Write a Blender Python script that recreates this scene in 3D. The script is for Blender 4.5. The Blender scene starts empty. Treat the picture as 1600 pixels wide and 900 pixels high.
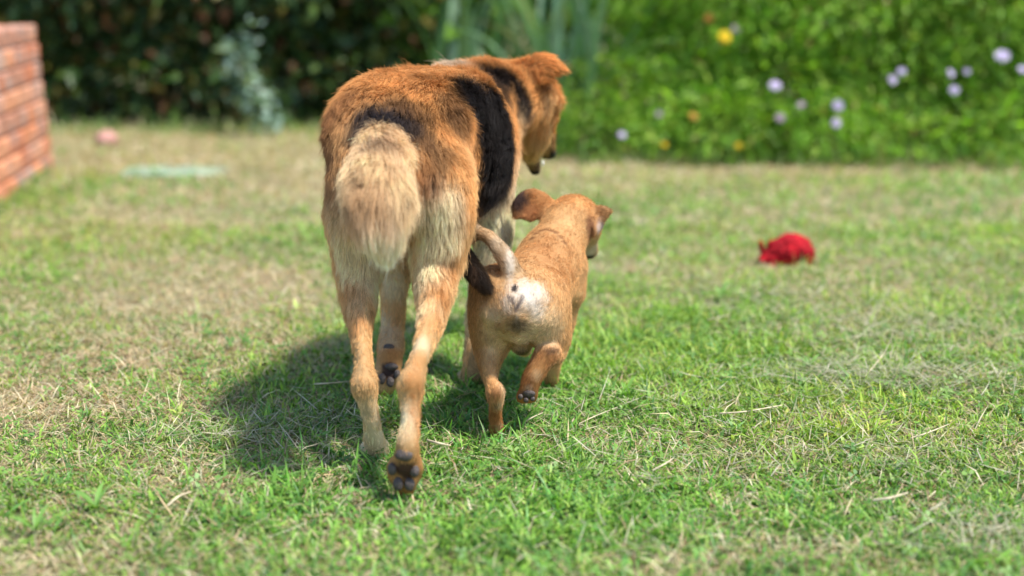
import bpy, math
import numpy as np
from mathutils import Vector

rng = np.random.default_rng(7)
scene = bpy.context.scene
COL = scene.collection

# ------------------------------------------------------------------ camera
CAM_H = 0.81
PITCH = math.atan(500.0 / 2222.0)
cam_data = bpy.data.cameras.new('camera')
cam = bpy.data.objects.new('camera', cam_data)
COL.objects.link(cam)
cam.location = (0, 0, CAM_H)
cam.rotation_euler = (math.pi / 2 - PITCH, 0, 0)
cam_data.sensor_width = 36.0
cam_data.lens = 50.0
cam_data.clip_start = 0.05
cam_data.clip_end = 500.0
cam_data.dof.use_dof = True
cam_data.dof.focus_distance = 2.52
cam_data.dof.aperture_fstop = 1.55
scene.camera = cam

# ------------------------------------------------------------------ sky and sun
SUN_EL, SUN_AZ = math.radians(64), math.radians(114)     # azimuth from +Y (view direction), clockwise
world = bpy.data.worlds.new('World')
scene.world = world
world.use_nodes = True
wn = world.node_tree
for n in list(wn.nodes):
    wn.nodes.remove(n)
sky = wn.nodes.new('ShaderNodeTexSky')
sky.sky_type = 'NISHITA'
sky.sun_disc = False
sky.sun_elevation = SUN_EL
sky.sun_rotation = SUN_AZ
bg = wn.nodes.new('ShaderNodeBackground')
bg.inputs['Strength'].default_value = 0.15
wout = wn.nodes.new('ShaderNodeOutputWorld')
wn.links.new(sky.outputs[0], bg.inputs['Color'])
wn.links.new(bg.outputs[0], wout.inputs['Surface'])

sun_data = bpy.data.lights.new('sun', 'SUN')
sun_data.energy = 3.8
sun_data.angle = math.radians(5)
sun_data.color = (1.0, 0.95, 0.87)
sun = bpy.data.objects.new('sun', sun_data)
COL.objects.link(sun)
sd = Vector((math.sin(SUN_AZ) * math.cos(SUN_EL), math.cos(SUN_AZ) * math.cos(SUN_EL), math.sin(SUN_EL)))
sun.rotation_euler = sd.to_track_quat('Z', 'Y').to_euler()
sun.location = (3, -3, 6)

scene.view_settings.view_transform = 'Standard'
scene.view_settings.look = 'None'
scene.view_settings.exposure = 0.98
scene.view_settings.gamma = 1.0
scene.view_settings.use_curve_mapping = False
scene.render.engine = 'CYCLES'
scene.cycles.max_bounces = 6
scene.cycles.diffuse_bounces = 3
scene.cycles.transmission_bounces = 4
scene.cycles.transparent_max_bounces = 4
scene.cycles.use_denoising = True
try:
    scene.cycles_curves.shape = 'RIBBONS'
    scene.cycles_curves.subdivisions = 2
except Exception:
    pass

# ------------------------------------------------------------------ helpers
F_PX, CP, SP = 2222.0, math.cos(PITCH), math.sin(PITCH)


def at(px, py, Y):
    """world point seen along a direction of view, at the world distance Y"""
    v = (450 - py) / F_PX
    s = Y / (CP + v * SP)
    return np.array([s * (px - 800) / F_PX, Y, CAM_H + s * (-SP + v * CP)])


def ground_at(px, py):
    v = (450 - py) / F_PX
    dz = -SP + v * CP
    s = CAM_H / -dz
    return np.array([s * (px - 800) / F_PX, s * (CP + v * SP), 0.0])


def tag(o, label=None, cat=None, group=None, kind=None):
    if label: o['label'] = label
    if cat: o['category'] = cat
    if group: o['group'] = group
    if kind: o['kind'] = kind
    return o


def link(o, parent=None):
    COL.objects.link(o)
    if parent is not None:
        o.parent = parent
    return o


def empty(name, loc=(0, 0, 0), rz=0.0):
    o = bpy.data.objects.new(name, None)
    o.empty_display_size = 0.05
    o.location = loc
    o.rotation_euler = (0, 0, rz)
    return link(o)


def np_mesh(name, verts, faces, col=None, smooth=True, mat=None):
    """verts (N,3); faces (M,k) with one k; col (N,3) point colours"""
    verts = np.asarray(verts, np.float32)
    faces = np.asarray(faces, np.int32)
    me = bpy.data.meshes.new(name)
    me.vertices.add(len(verts))
    me.vertices.foreach_set('co', verts.ravel())
    m, k = faces.shape
    me.loops.add(m * k)
    me.loops.foreach_set('vertex_index', faces.ravel())
    me.polygons.add(m)
    me.polygons.foreach_set('loop_start', np.arange(0, m * k, k, dtype=np.int32))
    me.polygons.foreach_set('use_smooth', np.full(m, smooth, dtype=bool))
    if col is not None:
        a = me.attributes.new('tint', 'FLOAT_COLOR', 'POINT')
        c4 = np.ones((len(verts), 4), np.float32)
        c4[:, :3] = col
        a.data.foreach_set('color', c4.ravel())
    me.update(calc_edges=True)
    me.validate()
    if mat is not None:
        me.materials.append(mat)
    return me


def mesh_obj(name, me, parent=None, loc=None, rot=None):
    o = bpy.data.objects.new(name, me)
    if loc is not None: o.location = loc
    if rot is not None: o.rotation_euler = rot
    return link(o, parent)


def hash3(ix, iy, iz, seed):
    h = (ix.astype(np.int64) * 73856093) ^ (iy.astype(np.int64) * 19349663) ^ (iz.astype(np.int64) * 83492791) ^ (seed * 2654435)
    h = (h ^ (h >> 13)) * 1274126177
    h = (h ^ (h >> 16)) & 0xFFFFFF
    return h / float(0xFFFFFF)


def vnoise(P, scale, seed=0):
    """smooth value noise in [0,1] of points (N,3)"""
    Q = np.asarray(P, float) * scale + 1000.0
    I = np.floor(Q)
    f = Q - I
    f = f * f * (3 - 2 * f)
    I = I.astype(np.int64)
    r = 0
    for dx in (0, 1):
        for dy in (0, 1):
            for dz in (0, 1):
                w = (f[:, 0] if dx else 1 - f[:, 0]) * (f[:, 1] if dy else 1 - f[:, 1]) * (f[:, 2] if dz else 1 - f[:, 2])
                r = r + w * hash3(I[:, 0] + dx, I[:, 1] + dy, I[:, 2] + dz, seed)
    return r


def fbm(P, scale, seed=0, octv=3):
    r, a, t = 0, 1.0, 0
    for i in range(octv):
        r = r + a * vnoise(P, scale * 2 ** i, seed + i)
        t += a
        a *= 0.5
    return r / t


def sstep(a, b, x):
    t = np.clip((x - a) / (b - a), 0, 1)
    return t * t * (3 - 2 * t)


def unit(v, axis=-1):
    return v / np.maximum(np.linalg.norm(v, axis=axis, keepdims=True), 1e-9)


# ------------------------------------------------------------------ materials
def new_mat(name):
    m = bpy.data.materials.new(name)
    m.use_nodes = True
    nt = m.node_tree
    for n in list(nt.nodes):
        nt.nodes.remove(n)
    out = nt.nodes.new('ShaderNodeOutputMaterial')
    return m, nt, out


def leaf_mat(name, rough=0.5, trans=0.35, spec=0.35, tint=(1.0, 1.0, 1.0), trans_tint=(1.0, 1.15, 0.5)):
    """foliage: point colour, part of the light passing through the blade"""
    m, nt, out = new_mat(name)
    at_ = nt.nodes.new('ShaderNodeAttribute'); at_.attribute_name = 'tint'
    p = nt.nodes.new('ShaderNodeBsdfPrincipled')
    p.inputs['Roughness'].default_value = rough
    p.inputs['Specular IOR Level'].default_value = spec
    t = nt.nodes.new('ShaderNodeBsdfTranslucent')
    mul = nt.nodes.new('ShaderNodeMix'); mul.data_type = 'RGBA'; mul.blend_type = 'MULTIPLY'
    mul.inputs[0].default_value = 1.0
    mul.inputs[7].default_value = (*trans_tint, 1)
    nt.links.new(at_.outputs['Color'], mul.inputs[6])
    nt.links.new(at_.outputs['Color'], p.inputs['Base Color'])
    nt.links.new(mul.outputs[2], t.inputs['Color'])
    mx = nt.nodes.new('ShaderNodeMixShader'); mx.inputs[0].default_value = trans
    nt.links.new(p.outputs[0], mx.inputs[1]); nt.links.new(t.outputs[0], mx.inputs[2])
    nt.links.new(mx.outputs[0], out.inputs['Surface'])
    return m


def plain_mat(name, color, rough=0.6, spec=0.4, noise=0.0, scale=30.0, bump=0.0, bscale=80.0, sheen=0.0):
    m, nt, out = new_mat(name)
    p = nt.nodes.new('ShaderNodeBsdfPrincipled')
    p.inputs['Roughness'].default_value = rough
    p.inputs['Specular IOR Level'].default_value = spec
    p.inputs['Base Color'].default_value = (*color, 1)
    if sheen:
        p.inputs['Sheen Weight'].default_value = sheen
    tc = nt.nodes.new('ShaderNodeTexCoord')
    if noise:
        nz = nt.nodes.new('ShaderNodeTexNoise'); nz.inputs['Scale'].default_value = scale; nz.inputs['Detail'].default_value = 5
        nt.links.new(tc.outputs['Object'], nz.inputs['Vector'])
        rp = nt.nodes.new('ShaderNodeValToRGB')
        rp.color_ramp.elements[0].position = 0.3; rp.color_ramp.elements[1].position = 0.72
        rp.color_ramp.elements[0].color = (*[c * (1 - noise) for c in color], 1)
        rp.color_ramp.elements[1].color = (*[min(1, c * (1 + noise)) for c in color], 1)
        nt.links.new(nz.outputs['Fac'], rp.inputs[0]); nt.links.new(rp.outputs[0], p.inputs['Base Color'])
    if bump:
        nb = nt.nodes.new('ShaderNodeTexNoise'); nb.inputs['Scale'].default_value = bscale; nb.inputs['Detail'].default_value = 4
        nt.links.new(tc.outputs['Object'], nb.inputs['Vector'])
        b = nt.nodes.new('ShaderNodeBump'); b.inputs['Strength'].default_value = bump; b.inputs['Distance'].default_value = 0.004
        nt.links.new(nb.outputs['Fac'], b.inputs['Height']); nt.links.new(b.outputs[0], p.inputs['Normal'])
    nt.links.new(p.outputs[0], out.inputs['Surface'])
    return m


def fur_mat(name):
    m, nt, out = new_mat(name)
    a = nt.nodes.new('ShaderNodeAttribute'); a.attribute_name = 'tint'
    p = nt.nodes.new('ShaderNodeBsdfPrincipled')
    p.inputs['Roughness'].default_value = 0.55
    p.inputs['Specular IOR Level'].default_value = 0.2
    nt.links.new(a.outputs['Color'], p.inputs['Base Color'])
    t = nt.nodes.new('ShaderNodeBsdfTranslucent')
    nt.links.new(a.outputs['Color'], t.inputs['Color'])
    mx = nt.nodes.new('ShaderNodeMixShader'); mx.inputs[0].default_value = 0.3
    nt.links.new(p.outputs[0], mx.inputs[1]); nt.links.new(t.outputs[0], mx.inputs[2])
    nt.links.new(mx.outputs[0], out.inputs['Surface'])
    return m


def skin_mat(name):
    m, nt, out = new_mat(name)
    a = nt.nodes.new('ShaderNodeAttribute'); a.attribute_name = 'tint'
    p = nt.nodes.new('ShaderNodeBsdfPrincipled')
    p.inputs['Roughness'].default_value = 0.75
    p.inputs['Specular IOR Level'].default_value = 0.15
    nt.links.new(a.outputs['Color'], p.inputs['Base Color'])
    nt.links.new(p.outputs[0], out.inputs['Surface'])
    return m


M_GRASS = leaf_mat('grass_blade', 0.45, 0.38, 0.35)
M_LEAF = leaf_mat('shrub_leaf', 0.45, 0.46, 0.35)
M_STRAP = leaf_mat('strap_leaf', 0.4, 0.22, 0.45)
M_FLOWER = leaf_mat('petal', 0.6, 0.3, 0.2, trans_tint=(1, 1, 1))
M_FUR = fur_mat('fur')
M_SKIN = skin_mat('fur_skin')
M_PAD = plain_mat('paw_pad_skin', (0.075, 0.058, 0.052), 0.62, 0.35, 0.35, 120, 0.6, 260)
M_NOSE = plain_mat('nose_skin', (0.012, 0.010, 0.010), 0.35, 0.5, 0.2, 150, 0.4, 400)
M_EYE = plain_mat('eye', (0.02, 0.01, 0.006), 0.08, 0.6)
M_TOOTH = plain_mat('tooth', (0.8, 0.76, 0.66), 0.3, 0.5)
M_WOOD = plain_mat('bark', (0.11, 0.08, 0.055), 0.85, 0.2, 0.4, 25, 0.7, 60)



# ------------------------------------------------------------------ bodies grown as one smooth surface
def catmull(P, n):
    P = np.asarray(P, float)
    if len(P) < 3:
        t = np.linspace(0, 1, n)[:, None]
        return P[0] * (1 - t) + P[-1] * t
    Q = np.vstack([2 * P[0] - P[1], P, 2 * P[-1] - P[-2]])
    m = len(P) - 1
    out = []
    for u in np.linspace(0, m, n):
        i = min(int(u), m - 1); t = u - i
        p0, p1, p2, p3 = Q[i:i + 4]
        out.append(0.5 * ((2 * p1) + (-p0 + p2) * t + (2 * p0 - 5 * p1 + 4 * p2 - p3) * t * t + (-p0 + 3 * p1 - 3 * p2 + p3) * t ** 3))
    return np.array(out)


class Limb:
    """a bent, tapering tube of oval section: rows are (point, a, b); a lies along 'side', b across it"""
    def __init__(s, rows, side=(1, 0, 0), k=0.02, color=(0.5, 0.25, 0.08), fur=0.02, lift=0.3, n=None, comb=1.0, down=0.0, region=''):
        D = np.array([[*r[0], r[1], r[2] if len(r) > 2 else r[1]] for r in rows], float)
        R = catmull(D, n or max(4, 4 * (len(rows) - 1) + 1))
        R[:, 3:] = np.maximum(R[:, 3:], 0.002)
        s.P, s.a, s.b = R[:, :3], R[:, 3], R[:, 4]
        s.side = unit(np.array(side, float)); s.k = k; s.color = np.array(color); s.fur = fur; s.lift = lift
        s.comb = comb; s.down = down; s.region = region

    def seg(s, i, X):
        p0, p1 = s.P[i], s.P[i + 1]
        ab = p1 - p0
        L2 = ab @ ab + 1e-12
        t = np.clip(((X - p0) @ ab) / L2, 0, 1)
        T = ab / math.sqrt(L2)
        sd_ = s.side - T * (s.side @ T); sd_ = sd_ / (np.linalg.norm(sd_) + 1e-9)
        up = np.cross(T, sd_)
        q = X - p0 - t[..., None] * ab
        a = s.a[i] + (s.a[i + 1] - s.a[i]) * t
        b = s.b[i] + (s.b[i + 1] - s.b[i]) * t
        c = np.minimum(a, b)
        u, v, w = q @ sd_, q @ up, q @ T
        k0 = np.sqrt((u / a) ** 2 + (v / b) ** 2 + (w / c) ** 2)
        k1 = np.sqrt((u / a ** 2) ** 2 + (v / b ** 2) ** 2 + (w / c ** 2) ** 2)
        d = np.where(k1 > 1e-6, k0 * (k0 - 1) / np.maximum(k1, 1e-6), -c)
        return d, T

    def eval(s, X):
        d = np.full(len(X), 9.0); C = np.zeros((len(X), 3))
        for i in range(len(s.P) - 1):
            e, T = s.seg(i, X)
            m = e < d
            d[m] = e[m]; C[m] = T * s.comb
        return d, C


def grow(limbs, h):
    """smooth union of limbs on a grid of step h, then a quad surface"""
    lo = np.min([(l.P - np.maximum(l.a, l.b)[:, None]).min(0) for l in limbs], 0) - 0.03
    hi = np.max([(l.P + np.maximum(l.a, l.b)[:, None]).max(0) for l in limbs], 0) + 0.03
    n = np.ceil((hi - lo) / h).astype(int) + 1
    F = np.full(n, 0.5, np.float32)
    ax = [lo[i] + h * np.arange(n[i]) for i in range(3)]
    for l in limbs:
        mar = l.k + 0.03
        G = None
        g0 = np.maximum(np.floor(((l.P - np.maximum(l.a, l.b)[:, None]).min(0) - mar - lo) / h).astype(int), 0)
        g1 = np.minimum(np.ceil(((l.P + np.maximum(l.a, l.b)[:, None]).max(0) + mar - lo) / h).astype(int) + 1, n)
        D = np.full(g1 - g0, 0.5, np.float32)
        for i in range(len(l.P) - 1):
            r = max(l.a[i], l.b[i], l.a[i + 1], l.b[i + 1]) + mar
            pl = np.minimum(l.P[i], l.P[i + 1]) - r; ph = np.maximum(l.P[i], l.P[i + 1]) + r
            a0 = np.maximum(np.floor((pl - lo) / h).astype(int), g0); a1 = np.minimum(np.ceil((ph - lo) / h).astype(int) + 1, g1)
            X = np.stack(np.meshgrid(*[ax[j][a0[j]:a1[j]] for j in range(3)], indexing='ij'), -1)
            e, _ = l.seg(i, X)
            sl = tuple(slice(a0[j] - g0[j], a1[j] - g0[j]) for j in range(3))
            D[sl] = np.minimum(D[sl], e)
        sl = tuple(slice(g0[j], g1[j]) for j in range(3))
        A = F[sl]
        hh = np.maximum(l.k - np.abs(A - D), 0) / l.k
        F[sl] = np.minimum(A, D) - hh * hh * l.k * 0.25
    # surface nets
    S = F < 0
    cnt = np.zeros(n - 1, np.int8)
    corners = [(i, j, k) for i in (0, 1) for j in (0, 1) for k in (0, 1)]
    for c in corners:
        cnt += S[c[0]:n[0] - 1 + c[0], c[1]:n[1] - 1 + c[1], c[2]:n[2] - 1 + c[2]]
    I = np.argwhere((cnt > 0) & (cnt < 8))
    vals = {c: F[I[:, 0] + c[0], I[:, 1] + c[1], I[:, 2] + c[2]] for c in corners}
    acc = np.zeros((len(I), 3)); num = np.zeros(len(I))
    for c in corners:
        for axis in range(3):
            if c[axis]: continue
            c2 = list(c); c2[axis] = 1; c2 = tuple(c2)
            v0, v1 = vals[c], vals[c2]
            m = (v0 < 0) != (v1 < 0)
            t = v0[m] / (v0[m] - v1[m])
            p = np.tile(np.array(c, float), (m.sum(), 1)); p[:, axis] = t
            acc[m] += p; num[m] += 1
    V = lo + h * (I + acc / num[:, None])
    idx = np.full(n - 1, -1, np.int64)
    idx[I[:, 0], I[:, 1], I[:, 2]] = np.arange(len(I))
    quads = []
    for axis in range(3):
        o1, o2 = [(1, 2), (2, 0), (0, 1)][axis]
        sl0 = [slice(0, m_) for m_ in n]; sl1 = list(sl0)
        sl0[axis] = slice(0, n[axis] - 1); sl1[axis] = slice(1, n[axis])
        A, B = S[tuple(sl0)], S[tuple(sl1)]
        E = np.argwhere(A != B)
        inside = A[E[:, 0], E[:, 1], E[:, 2]]
        q = []
        for (d1, d2) in ((-1, -1), (0, -1), (0, 0), (-1, 0)):
            K = E.copy(); K[:, o1] += d1; K[:, o2] += d2
            q.append(idx[K[:, 0], K[:, 1], K[:, 2]])
        q = np.stack(q, 1)
        q[~inside] = q[~inside][:, ::-1]
        quads.append(q)
    Q = np.vstack(quads)
    Q = Q[(Q >= 0).all(1)]
    # light relaxing of the grid steps
    e = np.vstack([Q[:, [0, 1]], Q[:, [1, 2]], Q[:, [2, 3]], Q[:, [3, 0]]])
    for lam in (0.5, -0.52, 0.5, -0.52, 0.5):
        s_ = np.zeros_like(V); c_ = np.zeros(len(V))
        for j in range(3):
            s_[:, j] = np.bincount(e[:, 0], V[e[:, 1], j], len(V)) + np.bincount(e[:, 1], V[e[:, 0], j], len(V))
        c_ = np.bincount(e[:, 0], minlength=len(V)) + np.bincount(e[:, 1], minlength=len(V))
        V = V + lam * (s_ / np.maximum(c_, 1)[:, None] - V)
    return V, Q


def vnormals(V, Q):
    nrm = np.cross(V[Q[:, 2]] - V[Q[:, 0]], V[Q[:, 3]] - V[Q[:, 1]])
    N = np.zeros_like(V)
    for c in range(4):
        for j in range(3):
            N[:, j] += np.bincount(Q[:, c], nrm[:, j], len(V))
    return unit(N)


def paint_coat(V, limbs, blobs, sigma=0.012, extra_down=0.15):
    W = 0; col = 0; fur = 0; lift = 0; comb = 0
    for l in limbs:
        d, C = l.eval(V)
        w = np.exp(-np.clip(d, -0.02, 0.2) / sigma)[:, None]
        W = W + w; col = col + w * l.color; fur = fur + w * l.fur; lift = lift + w * l.lift
        comb = comb + w * (unit(C) + np.array([0, 0, -l.down]))
    col = col / W; fur = (fur / W)[:, 0]; lift = (lift / W)[:, 0]
    comb = comb / W
    for b in blobs:
        c, r, color = b['c'], np.array(b['r'], float), b.get('color')
        q = (V - c) / r
        d = np.linalg.norm(q, axis=1) + (fbm(V, b.get('ns', 28), b.get('seed', 3)) - 0.5) * b.get('noise', 0.35)
        s_ = b.get('soft', 0.18)
        d = d + np.random.default_rng(len(V) + int(abs(c[0]) * 1e5)).normal(0, 0.13, len(V))
        w = 1 - sstep(1 - s_, 1 + s_, d)
        w = w * b.get('amt', 1.0)
        if color is not None:
            col = col * (1 - w[:, None]) + np.array(color) * w[:, None]
        if 'fur' in b:
            fur = fur * (1 - w) + b['fur'] * w
    return col, fur, lift, comb


def on_surface(V, px, py):
    """the nearest point of a coat along a direction of view: where a marking is centred"""
    dz = V[:, 2] - CAM_H
    fw = V[:, 1] * CP - dz * SP
    up = V[:, 1] * SP + dz * CP
    x = 800 + F_PX * V[:, 0] / fw; y = 450 - F_PX * up / fw
    m = np.flatnonzero((x - px) ** 2 + (y - py) ** 2 < 64)
    if len(m) == 0:
        m = np.argsort((x - px) ** 2 + (y - py) ** 2)[:5]
    return V[m[np.argmin(fw[m])]]


def make_fur(name, V, Q, N, col, fur, lift, comb, count, parent, seed=1, rad=0.0003, clump=0.012, clump_amt=0.55,
             wild=0.22, pts=5, jitter=0.2, tipcol=1.15, dens=None, nfreq=22.0, vary=0.4, big_lock=0.0):
    r = np.random.default_rng(seed)
    T = np.vstack([Q[:, [0, 1, 2]], Q[:, [0, 2, 3]]])
    A = np.linalg.norm(np.cross(V[T[:, 1]] - V[T[:, 0]], V[T[:, 2]] - V[T[:, 0]]), axis=1)
    wt = A * np.sqrt(np.maximum(fur[T].mean(1), 0.0)) * (fur[T].min(1) > 0.0012)
    if dens is not None: wt = wt * dens[T].mean(1)
    cs = np.cumsum(wt); cs /= cs[-1]
    f = np.searchsorted(cs, r.random(count))
    u, v = r.random(count), r.random(count)
    sw = u + v > 1; u[sw] = 1 - u[sw]; v[sw] = 1 - v[sw]
    B = np.stack([1 - u - v, u, v], 1)
    I = T[f]
    mix = lambda a: (a[I] * (B[..., None] if a.ndim == 2 else B)).sum(1)
    P = mix(V); n = unit(mix(N)); c = mix(comb); k = mix(col); L = mix(fur); lf = mix(lift)
    c = c - n * (c * n).sum(1, keepdims=True)
    c = unit(c)
    # smooth swirls shared by neighbours plus a little for each hair
    sw3 = np.stack([vnoise(P, nfreq, 11 + i) - 0.5 for i in range(3)], 1) * 2 * wild * 1.3
    ran = r.normal(0, 1, (count, 3)) * jitter
    L = L * (0.65 + 0.5 * r.random(count)) * (0.85 + 0.3 * vnoise(P, 40, 5))
    L = L * np.where(r.random(count) < 0.04, 1.35, 1.0)
    lf = lf * (0.7 + 0.6 * r.random(count))
    pos = np.zeros((count, pts, 3))
    p = P - n * 0.0015
    pos[:, 0] = p
    for i in range(1, pts):
        t = i / (pts - 1)
        d = unit(n * (lf * (1.35 - 0.75 * t))[:, None] + c * (0.55 + 0.45 * t) + sw3 * t + ran * (0.4 + 0.6 * t) + np.array([0, 0, -0.16]) * t)
        p = p + d * (L / (pts - 1))[:, None]
        pos[:, i] = p
    # locks
    key = np.floor((P + (np.stack([vnoise(P, 60, 31 + i) for i in range(3)], 1) - 0.5) * clump * 1.5) / clump).astype(np.int64)
    hk = key[:, 0] * 1000003 + key[:, 1] * 10007 + key[:, 2]
    _, inv = np.unique(hk, return_inverse=True)
    cn = np.bincount(inv)
    lockamt = r.uniform(0.15, 1.15, len(cn))[inv] * (r.random(count) > 0.06)
    for i in range(1, pts):
        t = i / (pts - 1)
        m = np.stack([np.bincount(inv, pos[:, i, j]) / cn for j in range(3)], 1)
        pos[:, i] += (m[inv] - pos[:, i]) * (clump_amt * lockamt * t ** 1.3)[:, None]
    lockv = r.random(len(cn))[inv]
    if big_lock:
        key = np.floor((P + (np.stack([vnoise(P, 30, 51 + i) for i in range(3)], 1) - 0.5) * big_lock * 1.6) / big_lock).astype(np.int64)
        _, inv2 = np.unique(key[:, 0] * 1000003 + key[:, 1] * 10007 + key[:, 2], return_inverse=True)
        cn2 = np.bincount(inv2); am2 = r.uniform(0, .5, len(cn2))[inv2]
        for i in range(1, pts):
            t = i / (pts - 1)
            m = np.stack([np.bincount(inv2, pos[:, i, j]) / cn2 for j in range(3)], 1)
            pos[:, i] += (m[inv2] - pos[:, i]) * (am2 * t ** 1.5)[:, None]
        lockv = lockv * .6 + .4 * r.random(len(cn2))[inv2]
    shade = (1 - vary * .5 + vary * r.random(count)) * (1 - vary * .25 + vary * .5 * lockv)
    cc = np.ones((count, pts, 4), np.float32)
    for i in range(pts):
        t = i / (pts - 1)
        cc[:, i, :3] = np.clip(k * (shade * (0.88 + (tipcol - 0.88) * t))[:, None], 0, 0.95)
    hc = bpy.data.hair_curves.new(name)
    hc.add_curves([pts] * count)
    hc.attributes['position'].data.foreach_set('vector', pos.astype(np.float32).ravel())
    ra = hc.attributes.get('radius') or hc.attributes.new('radius', 'FLOAT', 'POINT')
    taper = np.array([1.0, 0.95, 0.8, 0.55, 0.15])[:pts] if pts == 5 else np.linspace(1, 0.15, pts)
    ra.data.foreach_set('value', (np.tile(taper, count) * rad * np.repeat(0.7 + 0.6 * r.random(count), pts)).astype(np.float32))
    ca = hc.attributes.new('tint', 'FLOAT_COLOR', 'POINT')
    ca.data.foreach_set('color', cc.ravel())
    hc.materials.append(M_FUR)
    o = bpy.data.objects.new(name, hc)
    return link(o, parent)


def blob_mesh(name, c, r, axis_n, mat, flat=0.5, bump=0.0, long_axis=None, seed=0):
    """an oval cushion at c, its flat normal along axis_n"""
    nz = unit(np.array(axis_n, float))
    la = np.array(long_axis if long_axis is not None else (0, 0, 1), float)
    la = unit(la - nz * (la @ nz)); sa = np.cross(la, nz)
    U, W = 16, 10
    vs = []
    for j in range(W + 1):
        th = math.pi * j / W
        for i in range(U):
            ph = 2 * math.pi * i / U
            vs.append((math.sin(th) * math.cos(ph), math.sin(th) * math.sin(ph), math.cos(th)))
    vs = np.array(vs)
    rr = 1 + bump * (vnoise(vs + seed, 2.2, seed) - 0.5)
    vs = vs * rr[:, None]
    X = vs[:, :1] * sa * r[0] + vs[:, 1:2] * la * r[1] + vs[:, 2:] * nz * (r[2] if len(r) > 2 else flat * min(r[:2]))
    fs = [(j * U + i, j * U + (i + 1) % U, (j + 1) * U + (i + 1) % U, (j + 1) * U + i) for j in range(W) for i in range(U)]
    me = np_mesh(name, X, fs, mat=mat)
    return me, np.array(c)


def blob(name, c, r, axis_n, mat, parent, **kw):
    me, c = blob_mesh(name, c, r, axis_n, mat, **kw)
    o = mesh_obj(name, me, parent)
    # the parent empties are not rotated, so the offset is a plain difference
    o.location = Vector(c) - (parent.location if parent is not None and parent.type == 'EMPTY' else Vector((0, 0, 0)))
    return o


def localise(o, root):
    """built in world coordinates, carried by an empty that only has a place"""
    o.location = -root.location


# ------------------------------------------------------------------ the lawn
def ground_mat():
    m, nt, out = new_mat('lawn_soil')
    p = nt.nodes.new('ShaderNodeBsdfPrincipled')
    p.inputs['Roughness'].default_value = 0.95
    p.inputs['Specular IOR Level'].default_value = 0.1
    tc = nt.nodes.new('ShaderNodeTexCoord')
    n1 = nt.nodes.new('ShaderNodeTexNoise'); n1.inputs['Scale'].default_value = 2.2; n1.inputs['Detail'].default_value = 6
    n2 = nt.nodes.new('ShaderNodeTexNoise'); n2.inputs['Scale'].default_value = 70; n2.inputs['Detail'].default_value = 5
    for n in (n1, n2): nt.links.new(tc.outputs['Object'], n.inputs['Vector'])
    r1 = nt.nodes.new('ShaderNodeValToRGB')
    r1.color_ramp.elements[0].position = 0.35; r1.color_ramp.elements[1].position = 0.65
    r1.color_ramp.elements[0].color = (0.17, 0.19, 0.08, 1); r1.color_ramp.elements[1].color = (0.34, 0.27, 0.17, 1)
    r2 = nt.nodes.new('ShaderNodeValToRGB')
    r2.color_ramp.elements[0].position = 0.3; r2.color_ramp.elements[1].position = 0.7
    r2.color_ramp.elements[0].color = (0.45, 0.45, 0.45, 1); r2.color_ramp.elements[1].color = (1.3, 1.3, 1.3, 1)
    nt.links.new(n1.outputs['Fac'], r1.inputs[0]); nt.links.new(n2.outputs['Fac'], r2.inputs[0])
    mx = nt.nodes.new('ShaderNodeMix'); mx.data_type = 'RGBA'; mx.blend_type = 'MULTIPLY'; mx.inputs[0].default_value = 1
    nt.links.new(r1.outputs[0], mx.inputs[6]); nt.links.new(r2.outputs[0], mx.inputs[7])
    nt.links.new(mx.outputs[2], p.inputs['Base Color'])
    b = nt.nodes.new('ShaderNodeBump'); b.inputs['Strength'].default_value = 0.8; b.inputs['Distance'].default_value = 0.02
    nt.links.new(n2.outputs['Fac'], b.inputs['Height']); nt.links.new(b.outputs[0], p.inputs['Normal'])
    nt.links.new(p.outputs[0], out.inputs['Surface'])
    return m


def relief(x, y):
    P = np.stack([x, y, np.zeros_like(x)], 1)
    return (fbm(P, 3.0, 70) - 0.5) * 0.018 - 0.008


def make_lawn():
    # fine near the camera, running on to the horizon
    gx = np.concatenate([[-300, -60, -20], np.linspace(-8, 8, 161), [20, 60, 300]])
    gy = np.concatenate([[-100, -20, -4], np.linspace(0, 10, 101), [20, 60, 400]])
    X, Y = np.meshgrid(gx, gy, indexing='ij')
    x, y = X.ravel(), Y.ravel()
    z = np.where((np.abs(x) <= 8) & (y >= 0) & (y <= 10), relief(x, y), -0.008)
    n1, n2 = len(gx), len(gy)
    i, j = np.meshgrid(np.arange(n1 - 1), np.arange(n2 - 1), indexing='ij')
    a = (i * n2 + j).ravel()
    me = np_mesh('lawn', np.stack([x, y, z], 1), np.stack([a, a + n2, a + n2 + 1, a + 1], 1), mat=ground_mat())
    tag(mesh_obj('lawn', me), kind='structure')


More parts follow.
